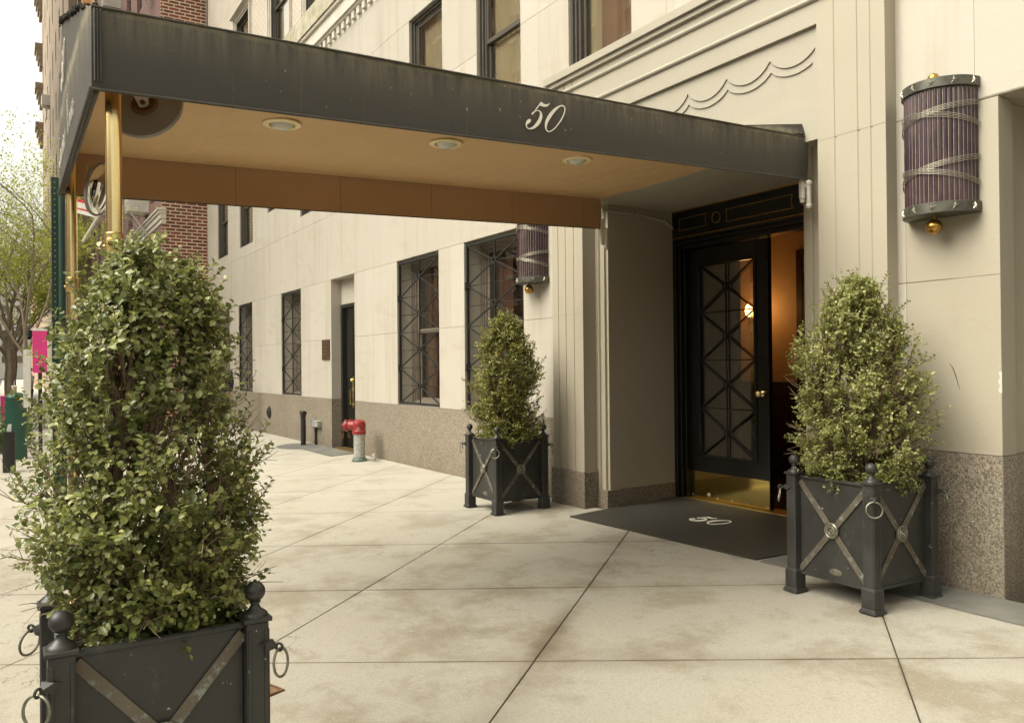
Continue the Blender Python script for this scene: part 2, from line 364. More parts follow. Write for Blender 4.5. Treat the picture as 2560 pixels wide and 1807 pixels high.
def m_brick(name, c1, c2, mortar, bw=.215, rh=.078, msz=.013, side='x', rot=0):
    m = Mat(name, c1, .85)
    cb = m.n('ShaderNodeCombineXYZ'); s = m.sep(); m.L(s[0 if side == 'x' else 1], cb.inputs[0]); m.L(s[2], cb.inputs[1])
    b = m.n('ShaderNodeTexBrick'); b.inputs['Scale'].default_value = 1; b.inputs['Brick Width'].default_value = bw; b.inputs['Row Height'].default_value = rh; b.inputs['Mortar Size'].default_value = msz
    b.inputs['Color1'].default_value = c4(c1); b.inputs['Color2'].default_value = c4(c2); b.inputs['Mortar'].default_value = c4(mortar); b.inputs['Mortar Smooth'].default_value = .1
    if rot:
        mp = m.n('ShaderNodeMapping'); mp.inputs['Rotation'].default_value = (0, 0, rot); m.L(cb.outputs[0], mp.inputs[0]); m.L(mp.outputs[0], b.inputs[0])
    else: m.L(cb.outputs[0], b.inputs[0])
    m.col = b.outputs['Color']; m.L(m.col, m.p.inputs['Base Color'])
    m.mixc(m.ramp(m.noise(1.5, 4, .6), .4, .75, 0, .35), tuple(.55 * c for c in c1))
    m.bump(b.outputs['Fac'], -.006, .5); return m.m
M['red_brick'] = m_brick('red brick with cream mortar', (.20, .042, .026), (.105, .024, .018), (.52, .43, .30), .30, .10, .019, 'y')
M['plum_brick'] = m_brick('plum brick', (.24, .13, .105), (.19, .10, .085), (.27, .18, .15), .24, .08, .008, 'x')
M['tan_brick'] = m_brick('tan brick', (.31, .24, .165), (.26, .20, .14), (.34, .27, .20), .6, .25, .012, 'x')
M['cream_brick'] = m_brick('cream painted brick', (.64, .58, .48), (.60, .53, .44), (.42, .34, .26), .215, .085, .010, 'x')
M['opp_brick'] = m_brick('brown brick across the street', (.27, .13, .085), (.21, .10, .07), (.38, .28, .2), .3, .1, .015, 'x')
M['cornice_stone'] = Mat('mossy cornice stone', (.50, .46, .36), .85)
_m = M['cornice_stone']; _m.mixc(_m.ramp(_m.noise(2.5, 5, .7), .42, .66, 0, .9), (.27, .26, .13)).mixc(_m.ramp(_m.noise(12, 4, .6, _m.map((1, 1, .3))), .5, .7, 0, .6), (.19, .16, .10)); _m.bump(_m.noise(14, 5, .7), .03, .6); M['cornice_stone'] = _m.m
M['white_trim'] = m_simple('pale stone trim', (.62, .58, .49), .7, 0, .15, 4)
M['ac'] = m_simple('white air conditioner', (.66, .64, .57), .5, 0, .12, 3)
m = Mat('glossy red enamel', (.27, .020, .020), .38); m.mixc(m.ramp(m.noise(11, 5, .7), .58, .64, 0, .8), (.45, .36, .31)).mixc(m.ramp(m.noise(5, 4), .5, .7, 0, .6), (.15, .012, .012)); M['red'] = m.m; m.mixc(m.ramp(m.noise(26, 5, .7), .60, .66, 0, .7), (.10, .03, .02))
M['steel'] = m_simple('pitted galvanised steel', (.46, .46, .41), .42, .2, .6, 24, .003, 60)
M['green_bronze'] = m_simple('green oxidised base', (.13, .17, .13), .6, .2, .4, 20)
M['silver'] = m_simple('silver wire', (.42, .39, .31), .42, .8, .4, 40)
M['pewter'] = m_simple('pewter sconce band', (.115, .112, .088), .42, .55, .5, 18)
m = Mat('plum sconce glass', (.030, .013, .018), .24, 0, .35); m.mixc(m.ramp(m.noise(9, 4, .6, m.map((1, 1, .5))), .42, .72), (.085, .048, .052)); M['plum'] = m.m
M['mirror'] = Mat('mirror', (.80, .80, .77), .03, 1.).m
M['mirror_back'] = m_simple('grey mirror backing', (.30, .275, .24), .55, 0, .25, 7)
M['rust'] = m_simple('rusty metal', (.17, .075, .03), .7, .2, .5, 20)
M['white_paint'] = m_simple('flaking white paint', (.58, .55, .46), .55, 0, .2, 14)
M['lens'] = m_simple('frosted lamp lens', (.62, .62, .54), .18, 0, .2, 30)
M['trim_cream'] = m_simple('cream lamp trim', (.80, .66, .36), .45, 0, .1, 10)
M['white_letter'] = m_simple('cream white lettering', (.82, .78, .66), .6, 0, .05, 30)
M['green_post'] = m_simple('dark green post', (.018, .052, .036), .42, 0, .3, 6)
M['amber'] = m_simple('amber lens', (.98, .34, .005), .25, 0, .1, 10)
M['clear'] = m_glass('clear plastic', (.96, .95, .92), .03)
M['pink'] = m_simple('magenta poster', (.78, .05, .26), .55, 0, .1, 8)
M['paper'] = m_simple('white paper', (.75, .73, .67), .7, 0, .08, 20)
M['redstripe'] = m_simple('red banner cloth', (.62, .03, .035), .7, 0, .1, 20)
M['bark'] = m_simple('shrub bark', (.165, .105, .066), .85, 0, .4, 25, .006, 50)
M['bark_tree'] = m_simple('street tree bark', (.27, .22, .15), .9, 0, .4, 6, .02, 12)
M['twig'] = m_simple('bare twigs', (.22, .165, .10), .8, 0, .3, 25)
M['cup'] = m_simple('paper cup', (.55, .42, .30), .6, 0, .1, 20)
def m_leaf(name, c1, c2, c3, rough=.35, trans=.25):
    m = Mat(name, c1, rough)
    g = m.n('ShaderNodeNewGeometry'); rp = g.outputs['Random Per Island']
    m.mixc(m.ramp(rp, .25, 1.0), c2); m.mixc(m.ramp(m.math('FRACT', m.math('MULTIPLY', rp, 7.3)), .90, .95), c3)
    m.mixc(m.ramp(m.noise(3.0, 3), .45, .7, 0, .45), tuple(.5 * c for c in c1))
    m.p.inputs['Coat Weight'].default_value = .12; m.p.inputs['Coat Roughness'].default_value = .3
    tl = m.n('ShaderNodeBsdfTranslucent'); m.L(m.col, tl.inputs[0])
    ms = m.n('ShaderNodeMixShader'); ms.inputs[0].default_value = trans
    m.L(m.p.outputs[0], ms.inputs[1]); m.L(tl.outputs[0], ms.inputs[2]); m.L(ms.outputs[0], m.t.nodes['Material Output'].inputs['Surface'])
    return m.m
M['leaf'] = m_leaf('glossy dark shrub leaf', (.12, .145, .035), (.36, .385, .12), (.56, .55, .24), .34, .38)
M['leaf_r'] = m_leaf('pale shrub leaf', (.21, .235, .055), (.48, .48, .17), (.60, .58, .32), .40, .42)
M['leaf_m'] = m_leaf('olive shrub leaf', (.16, .18, .034), (.38, .38, .10), (.46, .36, .13), .40, .4)
M['leaf_tree'] = m_leaf('spring green tree leaf', (.46, .55, .07), (.62, .66, .11), (.66, .64, .16), .6, .5)
M['leaf_low'] = m_leaf('fresh ground foliage', (.08, .15, .03), (.16, .25, .05), (.3, .3, .1), .5, .3)
def m_mat():
    m = Mat('black rubber mat', (.045, .041, .031), .55)
    m.mixc(m.ramp(m.noise(2.5, 4), .35, .7, 0, .6), (.058, .052, .038))
    w1 = m.n('ShaderNodeTexBrick'); w1.offset = 0; w1.inputs['Scale'].default_value = 1; w1.inputs['Brick Width'].default_value = .034; w1.inputs['Row Height'].default_value = .034; w1.inputs['Mortar Size'].default_value = .006
    m.L(m.co, w1.inputs[0]); m.bump(w1.outputs['Fac'], -.006, .7)
    m.mixc(m.math('MULTIPLY', w1.outputs['Fac'], .55), (.022, .020, .015)); return m.m
M['mat'] = m_mat()

# ------------------------------------------------------------------ the ground
def clip_lines():
    A = [((-2.874, -.81), (-1.965, -1.934)), ((-3.05, -3.392), (-5.419, -.63)), ((-4.641, -3.905), (-7.084, -.981)), ((-6.65, -3.557), (-9.683, -.108)), ((-9.075, -2.746), (-10.743, -.82)), ((-11.164, -2.424), (-12.562, -.812))]
    for k in range(1, 22): A.append(((-11.164 - 1.85 * k, -2.424), (-12.562 - 1.85 * k, -.812)))
    for k in range(1, 4): A.append(((-2.874 + 2.1 * k, -.81), (-1.965 + 2.1 * k, -1.934)))
    B = [((-5.273, -5.207), (-2.067, -.868)), ((-5.785, -3.659), (-4.418, -1.813)), ((-7.21, -3.283), (-5.719, -1.329)), ((-8.733, -2.817), (-7.731, -1.487)), ((-9.696, -1.772), (-9.307, -1.266))]
    for k in range(1, 22): B.append(((-9.696 - 1.75 * k, -1.772), (-9.307 - 1.75 * k, -1.266)))
    for k in range(1, 7): B.append(((-5.273 + 1.7 * k, -5.207), (-2.067 + 1.7 * k, -.868)))
    return A + B
bm = bmesh.new()
X0, X1, Y0, Y1 = -46, 9, -5.45, 0.0
bm.faces.new([bm.verts.new((x, y, 0)) for x, y in ((X0, Y0), (X1, Y0), (X1, Y1), (X0, Y1))])
for (ax, ay), (bx, by) in clip_lines():
    d = Vector((bx - ax, by - ay, 0)); n = Vector((-d.y, d.x, 0)).normalized()
    bmesh.ops.bisect_plane(bm, geom=bm.verts[:] + bm.edges[:] + bm.faces[:], plane_co=(ax, ay, 0), plane_no=n)
bmesh.ops.split_edges(bm, edges=bm.edges[:])
outer = set(bm.verts[:])
old = set(bm.faces[:])
bmesh.ops.inset_individual(bm, faces=bm.faces[:], thickness=.006, depth=0)
for f in bm.faces:
    if any(v in outer for v in f.verts): f.material_index = 1
for v in outer: v.co.z -= .014
for v in bm.verts: v.co.z += G(v.co.x, v.co.y)
me = bpy.data.meshes.new('sidewalk'); bm.to_mesh(me); bm.free(); me.materials.append(M['concrete']); me.materials.append(M['joint_dirt'])
o = bpy.data.objects.new('sidewalk', me); COL.objects.link(o); tag(o, 'pale concrete sidewalk scored into large diamond slabs', None, None, 'structure')
def sheet(name, poly, dz, mat, label, th=None, sub=None):
    mb = MB(); n = len(poly)
    mb.add([(x, y, G(x, y) + dz) for x, y in poly], [tuple(range(n))])
    o = mb.build(name, mat, smooth=False); return tag(o, label, None, None, 'structure')
def slab(name, x0, x1, y0, y1, zt, mat, label, depth=.3):
    mb = MB(); vs = [(x, y, G(x, y) + zt + d) for d in (-depth, 0) for y in (y0, y1) for x in (x0, x1)]
    mb.add(vs, [(0, 2, 3, 1), (4, 5, 7, 6), (0, 1, 5, 4), (2, 6, 7, 3), (0, 4, 6, 2), (1, 3, 7, 5)])
    return tag(mb.build(name, mat, smooth=False), label, None, None, 'structure')
slab('far_sidewalk', -260, X0, -5.45, 0, -.002, M['concrete'], 'distant sidewalk continuing down the block')
slab('kerb', -260, 9, -5.75, -5.45, 0.0, M['kerb'], 'granite kerb along the street edge')
sheet('road', [(-400, -400), (400, -400), (400, -5.7), (-400, -5.7)], -.15, M['asphalt'], 'asphalt street beside the kerb')
sheet('ground', [(-400, -5.4), (400, -5.4), (400, 400), (-400, 400)], -.2, M['asphalt'], 'ground under the block')
sheet('cement_strip', [(-4.13, -.42), (-3.0, -.405), (9, -.38), (9, -.001), (-4.13, -.001)], .004, M['cement'], 'grey cement strip along the building base right of the mat')
sheet('doorway_floor', [(-6.5, 0.0), (-4.06, 0.0), (-4.06, 1.05), (-6.5, 1.05)], .0, M['cement'], 'cement floor of the entrance recess')
sheet('asphalt_patch', [(-15.42 + .62 * math.cos(t), -.34 + .44 * math.sin(t)) for t in [i * math.pi / 16 for i in range(-15, 18)] if -.34 + .44 * math.sin(t) < -.003], .004, M['patch'], 'round dark asphalt patch under the vent pipe')
sheet('cement_patch', [(-14.95, -.50), (-13.25, -.50), (-13.33, -.003), (-14.9, -.003)], .008, M['cement'], 'grey cement patch at the service door')

# ------------------------------------------------------------------ the building
BLD = empty('apartment_building', (-5, 0, 0), 'cream limestone apartment building with granite base, grilled windows and fluted portal', 'building')
BLD.location = (0, 0, 0)
HOLES = [(-24.4, -22.63, -1, 3.094), (-21.63, -20.26, .868, 3.094), (-17.79, -16.39, .868, 3.094), (-14.577, -13.385, -1, 3.094), (-11.577, -10.149, .868, 3.094), (-9.406, -7.96, .868, 3.094),
         (-2.59, 6.0, -1, 3.083), (-23.98, -22.73, 4.56, 6.6), (-21.44, -20.14, 4.56, 6.6), (-18.82, -17.85, 5.04, 6.6), (-16.39, -15.15, 4.56, 6.6), (-13.75, -12.75, 4.56, 6.6),
         (-11.055, -9.98, 4.56, 6.65), (-9.017, -7.974, 4.56, 6.65), (-7.02, -5.99, 4.60, 6.65), (-4.6, -3.5, 4.60, 6.65), (-1.6, -.4, 4.60, 6.65)]
PORT = (-7.20, -3.26)           # the portal surround covers this width
def subtract(rects, h):
    out = []
    for a, b, c, d in rects:
        x0, x1, z0, z1 = h
        if x1 <= a or x0 >= b or z1 <= c or z0 >= d: out.append((a, b, c, d)); continue
        if x0 > a: out.append((a, x0, c, d))
        if x1 < b: out.append((x1, b, c, d))
        aa, bb = max(a, x0), min(b, x1)
        if z0 > c: out.append((aa, bb, c, z0))
        if z1 < d: out.append((aa, bb, z1, d))
    return out
def blocks(mb, x0, x1, z0, z1, cuts, holes, y=0.0, gap=.0022, dep=.010, m=0, mj=1, gv=.0010):
    """ashlar blocks at y with real joints; holes stay open"""
    xs = [x0] + sorted(c for c in cuts if x0 < c < x1) + [x1]
    for a, b in zip(xs[:-1], xs[1:]):
        rs = [(a + gv, b - gv, z0 + gap, z1 - gap)]
        for h in holes: rs = subtract(rs, h)
        for p, q, r, t in rs:
            if q - p < 1e-4 or t - r < 1e-4: continue
            mb.add([(p, y, r), (q, y, r), (q, y, t), (p, y, t)], [(0, 1, 2, 3)], m)
            e = 1e-6
            if abs(p - (a + gv)) < e: mb.add([(p, y, r), (p, y, t), (p, y + dep, t), (p, y + dep, r)], [(0, 1, 2, 3)], mj)
            if abs(q - (b - gv)) < e: mb.add([(q, y, r), (q, y + dep, r), (q, y + dep, t), (q, y, t)], [(0, 1, 2, 3)], mj)
            if abs(r - (z0 + gap)) < e: mb.add([(p, y, r), (p, y + dep, r), (q, y + dep, r), (q, y, r)], [(0, 1, 2, 3)], mj)
            if abs(t - (z1 - gap)) < e: mb.add([(p, y, t), (q, y, t), (q, y + dep, t), (p, y + dep, t)], [(0, 1, 2, 3)], mj)
    rs = [(x0, x1, z0, z1)]
    for h in holes: rs = subtract(rs, h)
    for p, q, r, t in rs: mb.add([(p, y + dep, r), (q, y + dep, r), (q, y + dep, t), (p, y + dep, t)], [(0, 1, 2, 3)], mj)
rows = [.868, 1.985, 3.094, 4.30, 5.475, 6.65, 7.47]
portal_hole = (PORT[0], PORT[1], -1, 4.44)
mb = MB()
cutsA = [-25.3, -22.4, -19.9, -19.1, -18.3, -15.9, -14.9, -12.9, -12.3, -10.9, -9.8, -8.6, -7.6, -5.5, -3.0, -.4, 2]
cutsB = [-23.6, -21.2, -20.0, -19.0, -16.6, -15.5, -13.8, -12.75, -11.26, -9.5, -7.4, -6.5, -4.4, -2.73, .8]
for i in range(6):
    blocks(mb, -25.3, 6.0 if i > 1 else -3.2, rows[i], rows[i + 1], (cutsA if i % 2 else cutsB), HOLES + [portal_hole])
blocks(mb, -3.2, -2.59, .868, 1.985, [], HOLES, m=2); blocks(mb, -3.2, -2.59, 1.985, 3.083, [], HOLES, m=2)
mb.build('wall', [M['stone'], M['joint'], M['paint']], BLD, smooth=False, fix=False)
# granite base with joints
mb = MB(); gc = [-24, -22.0, -20.25, -17.9, -15.9, -12.9, -12.13, -10.9, -9.6, -8.2]
blocks(mb, -25.3, PORT[0], -.4, .868, gc, HOLES, y=-.004, dep=.012)
for xa, xb in ((-22.63, -14.577), (-13.385, PORT[0]), (-25.3, -24.4)): mb.add([(xa, -.004, .8655), (xb, -.004, .8655), (xb, .02, .8655), (xa, .02, .8655)], [(0, 1, 2, 3)])
mb.build('granite_base', [M['granite'], M['joint']], BLD, smooth=False, fix=False)
mb = MB(); blocks(mb, PORT[1] - .05, -2.59, -.4, .866, [], HOLES, y=-.004, dep=.012); mb.build('granite_base', [M['granite'], M['joint']], BLD, smooth=False, fix=False)
# reveals
mb = MB()
def reveal(mb, x0, x1, z0, z1, dep, zs=None, m=0, head=True):
    mb.add([(x0, .002, z0), (x0, dep, z0), (x0, dep, z1), (x0, .002, z1)], [(0, 1, 2, 3)], m)
    mb.add([(x1, .002, z0), (x1, .002, z1), (x1, dep, z1), (x1, dep, z0)], [(0, 1, 2, 3)], m)
    if head: mb.add([(x0, .002, z1), (x0, dep, z1), (x1, dep, z1), (x1, .002, z1)], [(0, 1, 2, 3)], m)
    if zs is not None: mb.add([(x0, .002, z0), (x1, .002, z0), (x1, dep, z0), (x0, dep, z0)], [(0, 1, 2, 3)], zs)
for h in HOLES:
    x0, x1, z0, z1 = h; mb = MB()
    if z0 > 3: reveal(mb, x0, x1, z0, z1, .14, 0)
    elif z0 > 0: reveal(mb, x0, x1, z0, z1, .36, 0)
    elif x1 < -20: reveal(mb, x0, x1, .868, z1, 1.2); reveal(mb, x0, x1, -.4, .868, 1.2, None, 1, False)
    elif x1 < -10: reveal(mb, x0, x1, .868, z1, .26); reveal(mb, x0, x1, -.4, .868, .26, None, 1, False)
    if mb.v: mb.build('window_reveal', [M['stone'], M['granite']], BLD, smooth=False, fix=False)
# right-hand recess: painted jamb with a step, granite foot, soffit
mb = MB()
x = -2.59
mb.box(x - .3, x, .003, .17, .866, 3.083, 0); mb.box(x - .3, x - .035, .17, 1.6, .866, 3.083, 0)
mb.box(x - .3, 6, .003, 1.6, 3.086, 3.2, 0); mb.box(x - .3, 6, 1.6, 1.7, .866, 3.083, 0)
mb.box(x - .3, x + .002, .003, .17, -.4, .864, 1); mb.box(x - .3, x - .033, .172, 1.6, -.4, .864, 1); mb.box(x - .3, 6, 1.595, 1.7, -.4, .864, 1)
mb.build('side_entrance_recess', [M['paint'], M['granite']], BLD, bevel=.006)
# chipped paint on the corner and a scuff on the wall
mb = MB(); rr = random.Random(4); L0 = [(-2.612, 1.27), (-2.600, 1.30), (-2.613, 1.325), (-2.598, 1.35), (-2.609, 1.385), (-2.5885, 1.39), (-2.5885, 1.255), (-2.602, 1.257)]
mb.prism(L0, lambda p: (p[0], -.0015, p[1]), lambda p: (p[0], .001, p[1])); mb.build('paint_chip', M['white_paint'], BLD, smooth=False)
mb = MB(); mb.tube([(-2.914, -.001, 1.442), (-2.89, -.001, 1.41), (-2.872, -.001, 1.36), (-2.848, -.001, 1.273)], [.001, .003, .003, .001], 6); mb.build('scuff', M['winframe'], BLD)
# far service recess
MB().box(-24.4, -22.63, 1.2, 1.25, -.4, 3.1).build('recess_back', M['stone'], BLD)
# masonry behind (keeps light out) and building sides
mb = MB(); mb.box(-25.3, -6.6, .55, .6, -.4, 30); mb.box(-3.9, 6, 1.75, 1.8, -.4, 30); mb.box(-25.3, -25.2, .02, 12, -.4, 30); mb.box(6, 6.1, .0, 12, -.4, 30)
mb.box(-25.3, 6.1, .55, 12, 30, 30.1); mb.box(-6.6, -3.9, .55, .6, 3.4, 30)
mb.build('inner_wall', M['dark'], BLD, smooth=False)

# ---- windows
def sash_window(h, grille=False, frame='winframe', glass='glass_up', mid=None, cur=None, yf=.03, drape=False):
    x0, x1, z0, z1 = h; wd = x1 - x0
    mb = MB(); fw = .085 if grille else .07; fm = M['winframe_in'] if grille else M[frame]
    y0, y1 = yf, yf + .12
    for k, (ins, yo) in enumerate(((0, 0), (.028, .018), (.055, .04)) if grille else ((0, 0), (.030, .03), (.060, .06))):   # stepped brick mould
        a, b, c, d = x0 + ins, x1 - ins, z0 + ins * .6, z1 - ins
        t = .032
        mb.box(a, a + t, y0 + yo, y1 + .02, c, d); mb.box(b - t, b, y0 + yo, y1 + .02, c, d); mb.box(a + t, b - t, y0 + yo, y1 + .02, d - t, d); mb.box(a + t, b - t, y0 + yo, y1 + .02, c, c + t)
    w_ = mb.build('window', fm, BLD, smooth=False, bevel=.003, seg=1)
    mid = mid if mid else (z0 + z1) / 2
    a, b = x0 + .087, x1 - .087
    for nm, za, zb, y in (('sash', mid - .02, z1 - .087, y0 + .07), ('sash', z0 + .052, mid + .02, y0 + .105)):
        s = MB(); t = .045
        s.box(a, a + t, y, y + .03, za, zb); s.box(b - t, b, y, y + .03, za, zb); s.box(a + t, b - t, y, y + .03, zb - t, zb); s.box(a + t, b - t, y, y + .03, za, za + t * 1.2)
        s.build(nm, fm, w_, smooth=False)
        g = MB(); g.add([(a + t, y + .012, za + t), (b - t, y + .012, za + t), (b - t, y + .012, zb - t), (a + t, y + .012, zb - t)], [(0, 1, 2, 3)]); g.build('pane', M[glass], w_, smooth=False)
    # curtain and room
    c = MB(); yc = y1 + (.10 if grille else .06); n = 26
    cm = cur or 'blind'
    pts = [(x0 + .05 + (wd - .1) * i / n, yc + .012 * math.sin(i * 1.9) + .006 * math.sin(i * 4.1)) for i in range(n + 1)]
    for seg in ((0, int(n * .36)), (int(n * .52), n)) if cm != 'blind' else ((0, n),):
        p = pts[seg[0]:seg[1] + 1]
        c.add([(x, y, z0 + .02) for x, y in p] + [(x, y, z1 - .02) for x, y in p], [(i, i + 1, i + 1 + len(p), i + len(p)) for i in range(len(p) - 1)])
    c.build('curtain', M[cm], w_, fix=False)
    if drape:
        c = MB(); p = [(x, y - .022 + .008 * math.sin(i * 2.6)) for i, (x, y) in enumerate(pts)][9:]
        c.add([(x, y, z0 + .02) for x, y in p] + [(x, y, z1 - .02) for x, y in p], [(i, i + 1, i + 1 + len(p), i + len(p)) for i in range(len(p) - 1)])
        c.build('drape', M['curtain'], w_, fix=False)
    r = MB(); r.box(x0 - .1, x1 + .1, yc + .12, yc + .14, z0 - .1, z1 + .1); r.build('room', M['dark'], w_, smooth=False)
    if grille:
        g = MB(); y = .035; gx0, gx1, gz0, gz1 = x0 + .03, x1 - .005, z0 + .03, z1 - .045
        for p, q in (((gx0, gz0), (gx0, gz1)), ((gx1 - .01, gz0), (gx1 - .01, gz1)), ((gx0, gz0), (gx1, gz0)), ((gx0, gz1), (gx1, gz1))):
            g.bar((p[0], y, p[1]), (q[0], y, q[1]), .034, .034, (0, 1, 0) if p[0] == q[0] else (0, 0, 1))
        n = 4; hh = (gz1 - gz0) / n; xc = (gx0 + gx1) / 2
        g.bar((xc, y, gz0), (xc, y, gz1), .016, .016, (0, 1, 0))
        for i in range(n):
            zc = gz0 + hh * (i + .5)
            g.bar((gx0, y + .012, zc), (gx1, y + .012, zc), .011, .011)
            if i: g.bar((gx0, y + .012, gz0 + hh * i), (gx1, y + .012, gz0 + hh * i), .011, .011)
            for sx in (gx0, gx1):
                for sz in (gz0 + hh * i, gz0 + hh * (i + 1)):
                    d = Vector((sx - xc, 0, sz - zc)); dn = d.normalized() * .045
                    g.bar((xc + dn.x, y - .004, zc + dn.z), (sx, y - .004, sz), .017, .015, (0, 1, 0))
            g.torus((xc, y - .012, zc), .042, .009, (0, 1, 0), 18)
        for zc in (gz0 + hh, gz0 + hh * 3): g.box(gx0 - .028, gx0 + .012, y - .03, y + .03, zc - .05, zc + .05)
        g.build('grille', M['grille'], w_)
    return w_
for i in (1, 2, 4, 5): sash_window(HOLES[i], True, cur='rosewood', glass='glass', mid=2.0, yf=.24)
for k, h in enumerate(HOLES[7:]): sash_window(h, False, cur='blind', drape=k in (7, 8, 9, 10))
# ---- service door
sd = MB(); sd.box(-14.577, -13.385, .20, .30, 2.63, 3.094); sd.build('door_header', M['stone'], BLD, bevel=.004)
sd = MB(); sd.box(-14.577, -14.50, .18, .30, -.1, 2.628); sd.box(-13.46, -13.385, .18, .30, -.1, 2.628); sd.box(-14.50, -13.46, .18, .30, 2.56, 2.628)
sf = sd.build('service_door', M['black_metal'], BLD, bevel=.005)
sd = MB(); sd.box(-14.49, -13.47, .24, .285, -.06, 2.555)
for zz in ((.25, 1.05), (1.25, 2.35)):
    for x0, x1 in ((-14.38, -14.02), (-13.92, -13.57)):
        sd.box(x0, x1, .232, .241, zz[0], zz[1]); sd.box(x0 + .04, x1 - .04, .226, .233, zz[0] + .04, zz[1] - .04)
sd.build('door_leaf', M['black_paint'], sf, bevel=.004)
hd = MB(); hd.box(-14.11, -14.03, .225, .24, .72, 1.28); hd.ball((-14.07, .20, 1.22), .03, 12)
hd.tube([(-14.07, .23, 1.05), (-14.07, .17, 1.05), (-14.07, .17, .78), (-14.07, .23, .78)], .012, 8); hd.box(-14.12, -14.02, .222, .236, 1.0, 1.08)
hd.build('handle', M['brass'], sf)
MB().box(-14.4, -13.5, -.02, .20, -.3, -.02).build('step', M['brass_dull'], BLD)

# ---- portal surround
PX0, PX1 = PORT; cx = -5.28
mb = MB()
OPL, OPR = -6.48, -4.08
def prof(xs, z0, z1, m=0, zb=None):
    """profile list (x, y) extruded vertically, faces only"""
    n = len(xs); mb.add([(x, y, z0) for x, y in xs] + [(x, y, z1) for x, y in xs], [(i, i + 1, i + 1 + n, i + n) for i in range(n - 1)], m)
def groove(x, y, wd=.014, d=.012): return [(x - wd / 2, y), (x - wd / 4, y + d), (x + wd / 4, y + d), (x + wd / 2, y)]
YF = -.12
def pil(side):
    # from the wall to the opening, left pilaster; mirrored for the right
    o_, i_ = (-7.20, -6.655)
    p = [(o_, .01), (o_, YF)]
    for gx in (-7.08, -6.945, -6.80): p += [(gx - .014, YF), (gx - .014, YF + .006), (gx + .0, YF + .006), (gx + .006, YF)] 
    p += [(i_, YF), (i_, .045), (-6.60, .045), (-6.595, .062), (-6.56, .062), (-6.555, .05), (-6.515, .05), (-6.51, .075), (OPL, .075), (OPL, 1.0)]
    return p
zz = 4.44
L_ = pil(0)
prof(L_, -.4, zz, 0)
Rr = [(-10.53 - x if False else (-5.28 * 2 - x), y) for x, y in L_]
# right pilaster is placed from its own measurements
Rr = [(-4.08, 1.0), (-4.08, .075), (-4.045, .075), (-4.04, .05), (-3.985, .05), (-3.98, .062), (-3.935, .062), (-3.93, .045), (-3.80, .045), (-3.80, YF)]
for gx in (-3.655, -3.47, -3.37): Rr += [(gx - .006, YF), (gx, YF + .006), (gx + .014, YF + .006), (gx + .014, YF)]
Rr += [(-3.26, YF), (-3.26, .01)]
prof(Rr, -.4, zz, 0)
# horizontal joints on the pilasters
por = mb.build('portal', M['paint'], BLD, fix=False, ang=30, smooth=True)
# entablature: everything above the opening
mb = MB()
ZL = 3.10; ZT = 3.94; TL, TR = -6.655, -3.80
# face at YF with tympanum recess, between the pilasters' inner edges
mb.box(TL, TR, YF + .0, .3, ZT, 4.44)                                   # upper band
# scallop layers
def scallop(zc, amp, inset, x0, x1, per=.448, ph=-3.81):
    pts = []; n = int((x1 - x0) / .016)
    for i in range(n + 1):
        x = x0 + (x1 - x0) * i / n; t = ((x - ph) / per) % 1.0
        pts.append((x, zc - amp * (1 - (2 * t - 1) ** 2) ** .75))
    return pts
def layer(zc, amp, y, yb, x0, x1):
    p = scallop(zc, amp, 0, x0, x1)
    for (xa, za), (xb, zb) in zip(p[:-1], p[1:]):
        mb.add([(xa, y, za), (xb, y, zb), (xb, y, ZT), (xa, y, ZT), (xa, yb, za), (xb, yb, zb)], [(0, 1, 2, 3), (0, 4, 5, 1)])
layer(3.826, .118, YF + .034, YF + .046, TL + .055, TR - .035)
layer(3.735, .086, YF + .046, YF + .058, TL + .09, TR - .07)
mb.add([(TL, YF + .058, ZL), (TR, YF + .058, ZL), (TR, YF + .058, ZT), (TL, YF + .058, ZT)], [(0, 1, 2, 3)])
for a, b, y in ((TL, TL + .055, YF + .03), (TR - .035, TR, YF + .03)): mb.box(a, b, y, YF + .1, ZL, ZT)
mb.box(TL + .055, TL + .09, YF + .046, YF + .1, ZL, 3.80); mb.box(TR - .07, TR - .035, YF + .046, YF + .1, ZL, 3.80)
mb.box(OPL - .1, OPR + .3, YF + .02, 1.0, ZL, ZL + .28)                # lintel and soffit
# mouldings
for x0, x1 in ((PX0, PX1),):
    mb.box(x0 - .03, x1 + .02, YF - .035, .02, 4.44, 4.485); mb.box(x0 - .045, x1 + .03, YF - .065, .02, 4.487, 4.56)
    for z in (4.35, 4.125):
        mb.tube([(x0 - .005, YF - .006, z), (x1 + .005, YF - .006, z)], .021, 12); 
        mb.box(x0 + .01, x1 - .01, YF - .004, YF + .001, z + .018, z + .03)
mb.build('entablature', M['paint2'], BLD, fix=True, ang=30)
# granite plinths
mb = MB()
mb.box(PX0 - .02, -6.63, YF - .022, .1, -.4, .352); mb.box(-6.63, OPL - .0, .035, .2, -.4, .165); mb.box(OPL - .1, OPL + .012, .2, .97, -.4, .175)
mb.box(-6.63, OPL + .012, .03, .2, -.4, .168)
mb.build('plinth', M['granite_dark'], BLD, bevel=.006); mb = MB()
mb.box(-3.82, PX1 + .02, YF - .022, .1, -.4, .352); mb.box(OPR - .012, -3.82, .03, .2, -.4, .17)
mb.build('plinth', M['granite_dark'], BLD, bevel=.006)
# fine joints in the render of the pilasters
mb = MB()
for z in (3.075, 1.985):
    mb.box(PX0 - .001, -6.656, YF - .0015, YF + .01, z, z + .004); mb.box(-3.80, PX1 + .001, YF - .0015, YF + .01, z, z + .004)
mb.build('masonry_joint', M['joint'], BLD, smooth=False)
